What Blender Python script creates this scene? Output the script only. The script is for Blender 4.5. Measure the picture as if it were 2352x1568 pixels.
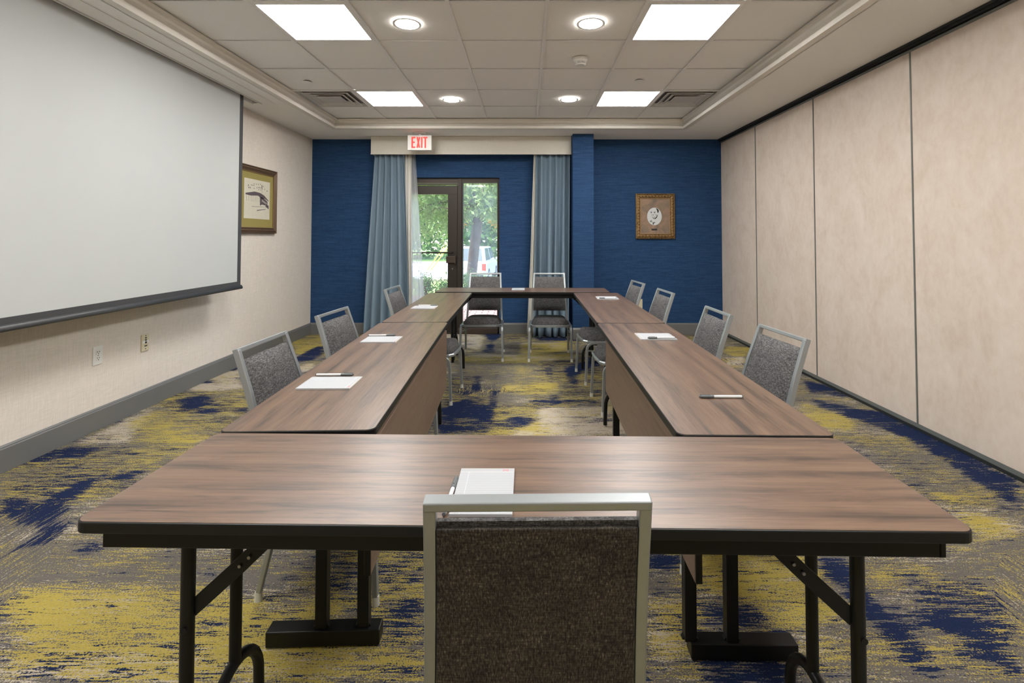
import bpy, bmesh, math, random
import numpy as np
from mathutils import Vector, Matrix
random.seed(7); rng = np.random.default_rng(5)
R_ = math.radians; PI = math.pi
for o in list(bpy.data.objects): bpy.data.objects.remove(o)
SC = bpy.context.scene; COL = SC.collection
EYE = 1.2946

# ------------------------------------------------------------ camera, world, sun, exposure
cd = bpy.data.cameras.new('camera'); cam = bpy.data.objects.new('camera', cd); COL.objects.link(cam)
rows = [Vector((0.9999990, 0.0013488, 0.0004194)), Vector((0.0003817, 0.0277811, -0.9996140)), Vector((-0.0013599, 0.9996131, 0.0277805))]
m = Matrix((rows[0], -rows[1], -rows[2])).transposed().to_4x4(); m.translation = (0, 0, EYE)
cam.matrix_world = m
cd.sensor_fit = 'HORIZONTAL'; cd.sensor_width = 36; cd.lens = 1142.07*36/2352
cd.shift_x = -(1205.757-1176)/2352; cd.shift_y = (512.412-784)/2352
cd.clip_start = 0.05; cd.clip_end = 300
SC.camera = cam
vs = SC.view_settings; vs.view_transform = 'Standard'; vs.look = 'None'; vs.gamma = 1; vs.use_curve_mapping = False
vs.exposure = 1.1
LIGHT = 14.9        # ceiling panel emission
W = bpy.data.worlds.new('world'); SC.world = W; W.use_nodes = True
nt = W.node_tree; nt.nodes.clear()
wo = nt.nodes.new('ShaderNodeOutputWorld'); bg = nt.nodes.new('ShaderNodeBackground'); sk = nt.nodes.new('ShaderNodeTexSky')
sk.sky_type = 'NISHITA'; sk.sun_disc = False; sk.sun_elevation = R_(52); sk.sun_rotation = R_(250); sk.air_density = 1.0; sk.dust_density = 2.0
bg.inputs['Strength'].default_value = 0.60
nt.links.new(sk.outputs[0], bg.inputs[0]); nt.links.new(bg.outputs[0], wo.inputs[0])
sl = bpy.data.lights.new('sun', 'SUN'); sl.energy = 5.2; sl.angle = R_(1.2); sl.color = (.95, .97, 1)
so = bpy.data.objects.new('sun', sl); COL.objects.link(so); so.location = (-8, 12, 14)
so.rotation_euler = Vector((.62, -.16, -.80)).to_track_quat('-Z', 'Y').to_euler()

# ------------------------------------------------------------ node helpers
class NT:
    def __init__(s, name, rough=.6, metal=0., spec=.5):
        s.m = bpy.data.materials.new(name); s.m.use_nodes = True; s.t = s.m.node_tree
        s.b = s.t.nodes['Principled BSDF']; s.b.inputs['Roughness'].default_value = rough
        s.b.inputs['Metallic'].default_value = metal; s.b.inputs['Specular IOR Level'].default_value = spec
        s.out = s.t.nodes['Material Output']
    def n(s, t, **k):
        x = s.t.nodes.new('ShaderNode'+t)
        for a, v in k.items(): setattr(x, a, v)
        return x
    def l(s, a, b): s.t.links.new(a, b)
    def co(s, scale=(1, 1, 1), out='Object', rot=(0, 0, 0)):
        c = s.n('TexCoord'); mp = s.n('Mapping'); mp.inputs['Scale'].default_value = scale; mp.inputs['Rotation'].default_value = rot
        s.l(c.outputs[out], mp.inputs[0]); return mp.outputs[0]
    def noise(s, vec, scale=1, detail=3, rough=.5, dist=0.):
        x = s.n('TexNoise'); x.inputs['Scale'].default_value = scale; x.inputs['Detail'].default_value = detail
        x.inputs['Roughness'].default_value = rough; x.inputs['Distortion'].default_value = dist
        s.l(vec, x.inputs['Vector']); return x.outputs[0]
    def math(s, op, a, b=None, c=None):
        x = s.n('Math', operation=op)
        for i, v in enumerate((a, b, c)):
            if v is None: continue
            if isinstance(v, (int, float)): x.inputs[i].default_value = v
            else: s.l(v, x.inputs[i])
        return x.outputs[0]
    def mix(s, f, a, b):
        x = s.n('Mix', data_type='RGBA')
        for i, v in ((0, f), (6, a), (7, b)):
            if isinstance(v, tuple): x.inputs[i].default_value = (*v, 1)
            elif isinstance(v, (int, float)): x.inputs[i].default_value = v
            else: s.l(v, x.inputs[i])
        return x.outputs[2]
    def ramp(s, f, stops):
        x = s.n('ValToRGB'); e = x.color_ramp.elements
        while len(e) < len(stops): e.new(.5)
        for i, (p, c) in enumerate(stops): e[i].position = p; e[i].color = (*c, 1)
        s.l(f, x.inputs[0]); return x.outputs[0]
    def col(s, c):
        if isinstance(c, tuple): s.b.inputs['Base Color'].default_value = (*c, 1)
        else: s.l(c, s.b.inputs['Base Color'])
    def bump(s, h, st=.3, d=.002):
        x = s.n('Bump'); x.inputs['Strength'].default_value = st; x.inputs['Distance'].default_value = d
        s.l(h, x.inputs['Height']); s.l(x.outputs[0], s.b.inputs['Normal'])
def lin(r, g, b):
    f = lambda v: (v/255/12.92) if v/255 <= .04045 else ((v/255+.055)/1.055)**2.4
    return (f(r), f(g), f(b))
def plain(name, c, rough=.6, metal=0., spec=.5, var=.06, sc=30):
    k = NT(name, rough, metal, spec); v = k.noise(k.co(), sc, 4)
    k.col(k.mix(v, tuple(x*(1-var) for x in c), tuple(min(1, x*(1+var)) for x in c))); return k.m
def emit(name, c, st):
    k = NT(name); k.col(c); k.b.inputs['Emission Color'].default_value = (*c, 1); k.b.inputs['Emission Strength'].default_value = st; return k.m

# ------------------------------------------------------------ materials
M = {}
def linen(name, c, sx=(1, 1, 1), var=.10, rough=.85, sc=1):
    k = NT(name, rough, 0, .2)
    a = k.noise(k.co((220*sx[0]*sc, 220*sx[1]*sc, 12*sx[2]*sc)), 1, 2); b = k.noise(k.co((14*sc, 14*sc, 300*sc)), 1, 2); w = k.noise(k.co(), .8, 3)
    f = k.math('MULTIPLY', k.math('ADD', a, b), .5); f = k.math('ADD', k.math('MULTIPLY', f, .8), k.math('MULTIPLY', w, .2))
    k.col(k.ramp(f, [(.35, tuple(x*(1-var) for x in c)), (.65, tuple(min(1, x*(1+var)) for x in c))])); k.bump(f, .15, .001); return k.m
M['linen'] = linen('linen_wallpaper', (.74, .675, .60))
M['valance'] = linen('valance_fabric', (.68, .64, .56), var=.05)
k = NT('blue_grasscloth', .75, 0, .25)
a = k.noise(k.co((4, 4, 160)), 1, 4, .7); b = k.noise(k.co((9, 9, 420)), 1, 2); c_ = k.noise(k.co((120, 120, 30)), 1, 2)
f = k.math('ADD', k.math('MULTIPLY', a, .6), k.math('ADD', k.math('MULTIPLY', b, .25), k.math('MULTIPLY', c_, .15)))
k.col(k.ramp(f, [(.33, (.009, .031, .085)), (.5, (.016, .053, .135)), (.68, (.034, .092, .205))])); k.bump(f, .4, .0015); M['blue'] = k.m
k = NT('ceiling_paint', .8, 0, .2); v = k.noise(k.co(), 60, 3); k.col(k.mix(v, (.86, .84, .80), (.90, .88, .84))); M['paint'] = k.m
k = NT('crown_paint', .5, 0, .3); v = k.noise(k.co(), 20, 3); k.col(k.mix(v, (.76, .72, .65), (.80, .76, .69))); M['crown'] = k.m
k = NT('ceiling_tile', .9, 0, .1); v = k.noise(k.co(), 160, 4, .7); w = k.noise(k.co(), 40, 2)
k.col(k.mix(k.math('MULTIPLY', v, w), (.86, .845, .815), (.92, .905, .875))); k.bump(v, .25, .002); M['tile'] = k.m
M['grid'] = plain('grid_metal', (.84, .825, .80), .45)
M['white'] = plain('white_plastic', (.78, .77, .73), .4)
M['ivory'] = plain('ivory_plastic', (.66, .60, .42), .4)
M['hole'] = plain('dark_slot', (.03, .03, .03), .7)
M['base'] = plain('grey_baseboard', (.155, .155, .150), .45, var=.03)
M['panel_light'] = emit('light_panel', (1, .99, .97), LIGHT)
M['can_light'] = emit('downlight_lens', (1, .98, .95), LIGHT*2.2)
k = NT('partition_vinyl', .7, 0, .25)
a = k.noise(k.co((1, 1, .7)), 5, 6, .65, .6); b = k.noise(k.co((1, 1, .6)), 28, 4, .6); f = k.math('ADD', k.math('MULTIPLY', a, .65), k.math('MULTIPLY', b, .35))
k.col(k.ramp(f, [(.33, (.58, .475, .395)), (.5, (.645, .55, .47)), (.66, (.69, .60, .525))])); M['vinyl'] = k.m
M['trackdark'] = plain('track_metal', (.028, .031, .031), .5, .3)
M['trimgrey'] = plain('panel_trim', (.19, .20, .19), .45, .3)
k = NT('screen_matte', .9, 0, .1); v = k.noise(k.co(), 3, 2); k.col(k.mix(v, (.515, .53, .525), (.53, .545, .54))); M['screen'] = k.m
M['screenborder'] = plain('screen_border', (.052, .053, .057), .7)
M['bar'] = plain('screen_bar', (.05, .052, .055), .4)
M['blackmetal'] = plain('black_tube', (.006, .0065, .006), .38, .0, .3)
M['edge'] = plain('black_edge', (.009, .0095, .009), .42, 0, .3)
M['steel'] = plain('screw_steel', (.3, .3, .3), .3, .9)
M['silver'] = plain('silver_powdercoat', (.35, .375, .385), .36, .55, .5, .03, 200)
M['clear'] = plain('glide_plastic', (.62, .62, .56), .3)
def wood(name, dark, mid, light, rough=.33, sc=1, off=(0, 0, 0)):
    k = NT(name, rough, 0, .75); c = k.n('TexCoord'); mp = k.n('Mapping'); mp.inputs['Scale'].default_value = (1.0*sc, 10*sc, 10*sc); mp.inputs['Location'].default_value = off
    k.l(c.outputs['Object'], mp.inputs[0]); v = mp.outputs[0]
    n1 = k.noise(v, 1.3, 4, .55, 1.1); n2 = k.noise(v, 3.3, 9, .72, 1.5)
    mp2 = k.n('Mapping'); mp2.inputs['Scale'].default_value = (2.6, 130, 130); k.l(c.outputs['Object'], mp2.inputs[0]); n3 = k.noise(mp2.outputs[0], 1, 4, .6, .3)
    wv = k.n('TexWave', wave_type='BANDS', bands_direction='Y'); wv.inputs['Scale'].default_value = .35; wv.inputs['Distortion'].default_value = 9; wv.inputs['Detail'].default_value = 3; wv.inputs['Detail Scale'].default_value = 1.1
    k.l(v, wv.inputs[0])
    f = k.math('ADD', k.math('MULTIPLY', n1, .14), k.math('MULTIPLY', n2, .48)); f = k.math('ADD', f, k.math('MULTIPLY', n3, .30)); f = k.math('ADD', f, k.math('MULTIPLY', wv.outputs[1], .07))
    k.col(k.ramp(f, [(.39, dark), (.475, mid), (.60, light)])); k.bump(n3, .05, .0006)
    return k.m
for i in range(6):
    M['wood%d' % i] = wood('walnut_laminate_%s' % 'abcdef'[i], (.052, .034, .025), (.122, .072, .047), (.184, .114, .073), off=(i*3.7, i*2.3, i*1.9))
M['woodpanel'] = wood('walnut_panel', (.092, .056, .039), (.150, .094, .065), (.190, .122, .086), .45)
def tweed(name, dark, mid, light, vert=1.):
    k = NT(name, .92, 0, .15)
    a = k.noise(k.co((380, 380, 75)), 1, 2, .6); b = k.noise(k.co((75, 75, 380)), 1, 2, .6); w = k.noise(k.co(), 30, 3)
    f = k.math('ADD', k.math('MULTIPLY', a, .46*vert), k.math('ADD', k.math('MULTIPLY', b, .46), k.math('MULTIPLY', w, .08)))
    k.col(k.ramp(f, [(.38, dark), (.5, mid), (.63, light)])); k.bump(f, .5, .0015); return k.m
M['tweed'] = tweed('grey_tweed', (.035, .034, .035), (.088, .086, .087), (.20, .195, .192))
k = NT('backing_weave', .9, 0, .15)
a = k.noise(k.co((360, 360, 6)), 1, 2, .7); b = k.noise(k.co((40, 40, 420)), 1, 2, .6); w = k.noise(k.co((1, 1, 1)), 14, 3)
f = k.math('ADD', k.math('MULTIPLY', a, .6), k.math('ADD', k.math('MULTIPLY', b, .26), k.math('MULTIPLY', w, .14)))
k.col(k.ramp(f, [(.40, (.022, .019, .017)), (.52, (.060, .053, .045)), (.60, (.105, .092, .072)), (.70, (.30, .27, .20))])); k.bump(f, .5, .0015); M['backing'] = k.m
k = NT('curtain_fabric', .85, 0, .2); a = k.noise(k.co((350, 350, 60)), 1, 2); b = k.noise(k.co((60, 60, 400)), 1, 2)
k.col(k.mix(k.math('MULTIPLY', k.math('ADD', a, b), .5), (.135, .195, .250), (.225, .300, .365))); M['curtain'] = k.m
k = NT('curtain_lining', .9, 0, .1); k.col((.70, .68, .62)); M['lining'] = k.m
k = NT('sheer_fabric', .9, 0, .1); k.col((.85, .87, .9)); tr = k.n('BsdfTransparent'); tl = k.n('BsdfTranslucent'); tl.inputs[0].default_value = (.9, .92, .95, 1)
ms = k.n('MixShader'); ms2 = k.n('MixShader'); ms.inputs[0].default_value = .5; ms2.inputs[0].default_value = .35
k.l(k.b.outputs[0], ms.inputs[1]); k.l(tl.outputs[0], ms.inputs[2]); k.l(tr.outputs[0], ms2.inputs[1]); k.l(ms.outputs[0], ms2.inputs[2]); k.l(ms2.outputs[0], k.out.inputs[0]); M['sheer'] = k.m
M['bronze'] = plain('bronze_aluminium', (.040, .031, .026), .4, .4)
M['bronze2'] = plain('bronze_worn', (.052, .036, .026), .45, .2)
def glass(name, dust):
    k = NT(name); tr = k.n('BsdfTransparent'); gl = k.n('BsdfGlossy'); gl.inputs['Roughness'].default_value = .03; fr = k.n('Fresnel'); fr.inputs[0].default_value = 1.28
    mx = k.n('MixShader'); k.l(fr.outputs[0], mx.inputs[0]); k.l(tr.outputs[0], mx.inputs[1]); k.l(gl.outputs[0], mx.inputs[2])
    df = k.n('BsdfTranslucent'); df.inputs[0].default_value = (.80, .90, 1, 1); nz = k.noise(k.co((1, 1, 1)), 5, 5, .6, .5)
    m2 = k.n('MixShader'); k.l(k.math('MULTIPLY', nz, dust*2), m2.inputs[0]); k.l(mx.outputs[0], m2.inputs[1]); k.l(df.outputs[0], m2.inputs[2]); k.l(m2.outputs[0], k.out.inputs[0]); return k.m
M['glass'] = glass('door_glass', .03); M['glass2'] = glass('dusty_glass', .09)
k = NT('gold_frame', .45, .6); a = k.noise(k.co(), 60, 4, .7); k.col(k.ramp(a, [(.35, (.10, .055, .02)), (.6, (.30, .19, .07))])); k.bump(a, .8, .004); M['gold'] = k.m
M['goldline'] = plain('gold_fillet', (.36, .22, .12), .4, .4)
k = NT('marbled_mat', .8); a = k.noise(k.co(), 7, 5, .6, .6); k.col(k.ramp(a, [(.3, (.16, .13, .11)), (.5, (.27, .19, .13)), (.7, (.38, .24, .165))])); M['marble'] = k.m
M['portrait'] = plain('portrait_paper', (.62, .64, .64), .7)
M['ink'] = plain('portrait_ink', (.035, .035, .038), .8)
M['inkgrey'] = plain('portrait_grey', (.25, .25, .26), .8)
M['pic_frame'] = plain('brown_bronze_frame', (.135, .085, .050), .4, .3)
k = NT('olive_mat', .85); a = k.noise(k.co((300, 300, 300)), 1, 2); k.col(k.mix(a, (.22, .18, .045), (.38, .31, .10))); M['olive'] = k.m
M['etch'] = plain('etching_paper', (.62, .58, .47), .8)
M['etchink'] = plain('etching_ink', (.10, .075, .085), .8, var=.4, sc=90)
M['paper'] = plain('paper', (.385, .395, .41), .7, var=.01)
M['paperline'] = plain('paper_rule', (.60, .64, .72), .7)
M['red'] = plain('red_ink', (.60, .03, .03), .6)
M['exitred'] = emit('exit_letters', (1, .055, .045), .42)
M['pengrey'] = plain('pen_grey', (.10, .11, .115), .35)
M['penwhite'] = plain('pen_barrel', (.66, .67, .68), .25)
M['ventmetal'] = plain('vent_metal', (.60, .58, .54), .45, .2)
M['ventdark'] = plain('vent_dark', (.30, .27, .25), .7)
# carpet
k = NT('patterned_carpet', .95, 0, .08)
at = k.n('Attribute'); at.attribute_name = 'weave'; sp = k.n('SeparateColor'); k.l(at.outputs['Color'], sp.inputs[0])
L1 = k.noise(k.co(), 150, 2, .6); L2 = k.noise(k.co((1, 1, 1), rot=(0, 0, 1)), 190, 2, .6)
def streak(sx, sy, rot=0): return k.noise(k.co((sx, sy, 1), rot=(0, 0, rot)), 1, 3, .6)
sw = k.math('GREATER_THAN', k.noise(k.co((1.1, .9, 1)), 1, 0), .64)
def stk(o):
    a = k.math('ADD', k.math('MULTIPLY', streak(4+o, 48+5*o), .5), k.math('MULTIPLY', streak(16+o, 150+5*o), .5))
    b = k.math('ADD', k.math('MULTIPLY', streak(48+4*o, 4+o), .5), k.math('MULTIPLY', streak(150, 16+o), .5))
    x = k.n('Mix', data_type='FLOAT'); k.l(sw, x.inputs[0]); k.l(a, x.inputs[2]); k.l(b, x.inputs[3]); return x.outputs[0]
def mask(wt, st, lp, a1=1.9, a2=.9):
    f = k.math('ADD', wt, k.math('MULTIPLY', k.math('SUBTRACT', st, .5), a1)); f = k.math('ADD', f, k.math('MULTIPLY', k.math('SUBTRACT', lp, .5), a2))
    x = k.n('MapRange'); x.inputs[1].default_value = .47; x.inputs[2].default_value = .53; k.l(f, x.inputs[0]); return x.outputs[0]
mN = mask(sp.outputs[0], stk(0), L1, 3.4, 1.2); mY = mask(sp.outputs[1], stk(1.3), L2, 3.2, 2.4); mB = mask(sp.outputs[2], stk(2.1), L1, 2.8, 2.0)
g = k.mix(L1, (.080, .074, .066), (.185, .170, .152))
bcol = k.mix(L2, (.31, .265, .205), (.56, .49, .40)); ycol = k.mix(L1, (.26, .20, .045), (.50, .405, .105)); ncol = k.mix(L2, (.005, .010, .034), (.020, .032, .085))
k.col(k.mix(mN, k.mix(mY, k.mix(mB, g, bcol), ycol), ncol)); k.bump(L1, .9, .005); M['carpet'] = k.m
# outdoors
M['brick'] = plain('clay_paver', (.27, .16, .125), .85, var=.25, sc=6)
M['grout'] = plain('paver_sand', (.20, .165, .13), .95)
M['mulch'] = plain('mulch', (.14, .065, .038), .95, var=.5, sc=25)
M['asphalt'] = plain('pale_concrete', (.40, .41, .44), .9, var=.08)
M['curb'] = plain('curb_concrete', (.40, .33, .29), .9)
M['grass'] = plain('lawn', (.20, .34, .07), .95, var=.3, sc=12)
M['bark'] = plain('bark', (.20, .135, .10), .9, var=.45, sc=18)
def leafm(name, a, b):
    k = NT(name, .55, 0, .3); v = k.noise(k.co(), 2.2, 3); oi = k.noise(k.co(), 22, 2); c = k.mix(k.math('MULTIPLY_ADD', oi, .6, k.math('MULTIPLY', v, .4)), a, b); k.col(c)
    tl = k.n('BsdfTranslucent'); k.l(c, tl.inputs[0]); mx = k.n('MixShader'); mx.inputs[0].default_value = .45; k.l(k.b.outputs[0], mx.inputs[1]); k.l(tl.outputs[0], mx.inputs[2]); k.l(mx.outputs[0], k.out.inputs[0]); return k.m
M['leaf'] = leafm('tree_leaf', (.13, .26, .05), (.60, .74, .30)); M['leaf2'] = leafm('far_leaf', (.06, .16, .03), (.26, .45, .09)); M['leafbush'] = leafm('bush_leaf', (.10, .20, .06), (.34, .50, .20)); M['leafred'] = leafm('russet_leaf', (.10, .05, .03), (.24, .11, .06)); M['leafor'] = leafm('orange_leaf', (.6, .33, .03), (.8, .52, .06))
M['yellow'] = plain('yellow_guard', (.85, .62, .05), .5)
M['carwhite'] = plain('white_car_paint', (.62, .62, .63), .25, var=.01); M['carblue'] = plain('blue_car_paint', (.05, .22, .55), .25, var=.02)
M['carglass'] = plain('car_glass', (.10, .12, .13), .08); M['tyre'] = plain('tyre', (.02, .02, .02), .8); M['tail'] = plain('tail_lamp', (.65, .04, .03), .25)
M['wallout'] = plain('outer_wall', (.5, .45, .4), .9)

# ------------------------------------------------------------ mesh helpers
class B:
    def __init__(s): s.bm = bmesh.new()
    def box(s, c, d, rot=None, mat=0):
        r = bmesh.ops.create_cube(s.bm, size=1); vs_ = r['verts']
        bmesh.ops.scale(s.bm, vec=d, verts=vs_)
        if rot is not None: bmesh.ops.rotate(s.bm, cent=(0, 0, 0), matrix=rot, verts=vs_)
        bmesh.ops.translate(s.bm, vec=c, verts=vs_)
        for f in {f for v in vs_ for f in v.link_faces}: f.material_index = mat
        return s
    def b2(s, x0, x1, y0, y1, z0, z1, mat=0): return s.box(((x0+x1)/2, (y0+y1)/2, (z0+z1)/2), (abs(x1-x0), abs(y1-y0), abs(z1-z0)), mat=mat)
    def cyl(s, c, r, h, n=24, r2=None, axis='Z', mat=0):
        q = bmesh.ops.create_cone(s.bm, cap_ends=True, segments=n, radius1=r, radius2=r if r2 is None else r2, depth=h); v = q['verts']
        if axis == 'X': bmesh.ops.rotate(s.bm, cent=(0, 0, 0), matrix=Matrix.Rotation(PI/2, 3, 'Y'), verts=v)
        if axis == 'Y': bmesh.ops.rotate(s.bm, cent=(0, 0, 0), matrix=Matrix.Rotation(-PI/2, 3, 'X'), verts=v)
        bmesh.ops.translate(s.bm, vec=c, verts=v)
        for f in {f for w_ in v for f in w_.link_faces}: f.material_index = mat
        return s
    def sweep(s, pts, prof, up=(0, 0, 1), closed=False, mat=0):
        """sweep a 2D profile [(a,b)] along pts; a along side vector, b along up-ish vector"""
        pts = [Vector(p) for p in pts]; n = len(pts); rings = []; up = Vector(up)
        for i, p in enumerate(pts):
            if closed: t0 = (p-pts[i-1]).normalized(); t1 = (pts[(i+1) % n]-p).normalized()
            else: t0 = (p-pts[i-1]).normalized() if i else (pts[1]-p).normalized(); t1 = (pts[i+1]-p).normalized() if i < n-1 else t0
            t = (t0+t1).normalized(); sd = t.cross(up).normalized(); u2 = sd.cross(t).normalized(); k_ = 1/max(.35, t.dot(t1))
            mit = t1.cross(t); 
            ring = []
            for a, b in prof:
                off = sd*a+u2*b
                if mit.length > 1e-5:
                    ax = (t1-t*t.dot(t1)).normalized(); off = off+ax*off.dot(ax)*(k_-1)
                ring.append(s.bm.verts.new(p+off))
            rings.append(ring)
        m_ = len(prof); rr = range(n if closed else n-1)
        for i in rr:
            a, b = rings[i], rings[(i+1) % n]
            for j in range(m_):
                f = s.bm.faces.new((a[j], a[(j+1) % m_], b[(j+1) % m_], b[j])); f.material_index = mat; f.smooth = m_ > 6
        if not closed:
            s.bm.faces.new(rings[0][::-1]); s.bm.faces.new(rings[-1])
        return s
    def tube(s, pts, r, n=10, up=(0, 0, 1), mat=0): return s.sweep(pts, [(r*math.cos(2*PI*i/n), r*math.sin(2*PI*i/n)) for i in range(n)], up, mat=mat)
    def rect(s, pts, w, h, up=(0, 0, 1), mat=0): return s.sweep(pts, [(-w/2, -h/2), (w/2, -h/2), (w/2, h/2), (-w/2, h/2)], up, mat=mat)
    def poly(s, pts, h, mat=0, z=None):
        """extrude a flat polygon (3D points) by vector h"""
        v = [s.bm.verts.new(p) for p in pts]; f = s.bm.faces.new(v); f.material_index = mat
        r = bmesh.ops.extrude_face_region(s.bm, geom=[f]); nv = [e for e in r['geom'] if isinstance(e, bmesh.types.BMVert)]
        bmesh.ops.translate(s.bm, vec=h, verts=nv)
        for e in r['geom']:
            if isinstance(e, bmesh.types.BMFace): e.material_index = mat
        return s
    def obj(s, name, mats, parent=None, bevel=0, seg=2, smooth=None, loc=None):
        bmesh.ops.recalc_face_normals(s.bm, faces=s.bm.faces)
        me = bpy.data.meshes.new(name); s.bm.to_mesh(me); s.bm.free()
        if not isinstance(mats, (list, tuple)): mats = [mats]
        for q in mats: me.materials.append(M[q] if isinstance(q, str) else q)
        o = bpy.data.objects.new(name, me); COL.objects.link(o)
        if parent: o.parent = parent
        if loc: o.location = loc
        if smooth is not None:
            me.shade_smooth() if hasattr(me, 'shade_smooth') else None
            me.set_sharp_from_angle(angle=R_(smooth))
        if bevel:
            md = o.modifiers.new('bevel', 'BEVEL'); md.width = bevel; md.segments = seg; md.limit_method = 'ANGLE'; md.angle_limit = R_(40)
        return o
def tag(o, label=None, cat=None, group=None, kind=None):
    if label: o['label'] = label
    if cat: o['category'] = cat
    if group: o['group'] = group
    if kind: o['kind'] = kind
    return o
def thing(name, label, cat, loc=(0, 0, 0), rz=0, group=None):
    o = bpy.data.objects.new(name, None); COL.objects.link(o); o.location = loc; o.rotation_euler = (0, 0, rz); o.empty_display_size = .1
    return tag(o, label, cat, group)
def struct(o): o['kind'] = 'structure'; return o
def copy_tree(o, parent=None):
    c = o.copy(); COL.objects.link(c); c.parent = parent
    for ch in list(o.children): copy_tree(ch, c)
    return c
def arc(cx, cy, r, a0, a1, n): return [(cx+r*math.cos(R_(a0+(a1-a0)*i/n)), cy+r*math.sin(R_(a0+(a1-a0)*i/n))) for i in range(n+1)]
# carpet pattern outlines in metres on the floor: navy, yellow, beige; beige patch by the door also paints in daylight glow
CN= [[[-2.67,2.56],[-2.37,2.47],[-2.33,2.78],[-2.23,2.53],[-2.19,2.42],[-2.11,2.21],[-2.42,2.33]],[[-2.12,2.13],[-2.12,2.33],[-2.03,2.27],[-2.02,2.19],[-2.01,2.06]],[[-1.88,2.13],[-1.79,2.14],[-1.73,2.06],[-1.82,2.06]],[[-0.48,1.76],[-0.38,1.91],[-0.35,1.76],[-0.43,1.67]],[[-0.48,1.65],[-0.36,1.65],[-0.36,1.61],[-0.47,1.61]],[[-3.24,3.1],[-2.94,3.07],[-2.58,3.11],[-2.57,2.97],[-2.77,2.9],[-2.93,2.8]],[[-2.27,2.72],[-2.12,2.83],[-2.07,2.68],[-2.22,2.68]],[[-2.4,5.21],[-2.47,5.39],[-2.48,5.92],[-2.38,5.97],[-2.21,5.51],[-2.26,5.21]],[[-3.01,5.01],[-2.86,5.01],[-2.75,4.82],[-2.9,4.82]],[[-2.8,3.99],[-2.63,4.16],[-2.41,3.91],[-2.54,3.73]],[[-2.65,3.8],[-2.09,3.8],[-2.02,3.68],[-2.57,3.67]],[[-2.97,4.52],[-2.82,4.52],[-2.75,4.42],[-2.9,4.42]],[[-2.35,3.2],[-2.28,3.2],[-2.24,3.13],[-2.3,3.13]],[[-2.85,3.1],[-2.76,3.1],[-2.69,3.01],[-2.77,3.01]],[[-0.6,6.92],[-0.32,6.92],[-0.32,6.46],[-0.4,6.14],[-0.34,5.58],[-0.5,5.58],[-0.44,6.14]],[[-0.49,4.68],[-0.42,4.68],[-0.37,4.16],[-0.44,4.16]],[[-0.3,4.81],[-0.25,4.81],[-0.24,4.23],[-0.23,3.36],[-0.28,3.61]],[[0.2,5.01],[0.27,5.01],[0.24,4.46],[0.18,4.46]],[[0.38,4.96],[0.85,5.46],[0.8,5.12],[0.52,4.82],[0.46,4.31],[0.36,4.46]],[[0.2,4.13],[0.29,4.13],[0.27,3.87],[0.19,3.87]],[[0.0,3.99],[0.6,3.99],[0.59,3.92],[0.0,3.91]],[[0.09,3.96],[0.62,3.96],[0.6,3.9],[0.09,3.9]],[[-0.67,3.75],[-0.48,4.06],[-0.42,3.96],[-0.27,3.84],[-0.22,3.32],[-0.59,3.32]],[[-0.24,3.48],[-0.09,3.64],[0.12,3.59],[0.0,3.44],[-0.18,3.39]],[[0.14,6.47],[0.97,6.47],[0.94,6.26],[0.14,6.26]],[[0.62,5.4],[0.84,5.4],[0.8,5.12],[0.59,5.12]],[[2.37,3.92],[2.68,3.69],[2.69,3.11],[2.61,2.65],[2.35,2.38],[2.38,2.65],[2.42,2.91],[2.45,3.21],[2.37,3.52],[2.21,3.88]],[[1.18,2.09],[1.29,2.09],[1.25,1.83],[1.26,1.71],[1.29,1.64],[1.22,1.48],[1.14,1.48],[1.14,1.59],[1.16,1.78],[1.16,1.93]],[[1.3,1.74],[1.38,1.74],[1.32,1.67],[1.25,1.67]],[[1.38,1.79],[1.53,1.82],[1.51,1.55],[1.45,1.48],[1.36,1.56]],[[0.78,1.82],[0.83,1.81],[0.82,1.68],[0.72,1.68],[0.7,1.71],[0.59,1.73],[0.61,1.78],[0.73,1.78]],[[0.57,1.58],[0.81,1.59],[0.79,1.48],[0.46,1.48]],[[0.47,1.89],[0.51,1.89],[0.49,1.83],[0.46,1.83]],[[1.47,1.71],[1.68,1.71],[1.62,1.66],[1.42,1.65]],[[2.54,4.59],[2.67,4.23],[2.64,4.07],[2.34,4.15]],[[2.25,4.07],[2.33,4.01],[2.48,3.81],[2.38,3.66],[2.27,3.84]],[[0.51,2.06],[0.64,2.06],[0.61,1.96],[0.48,1.96]]]
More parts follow.
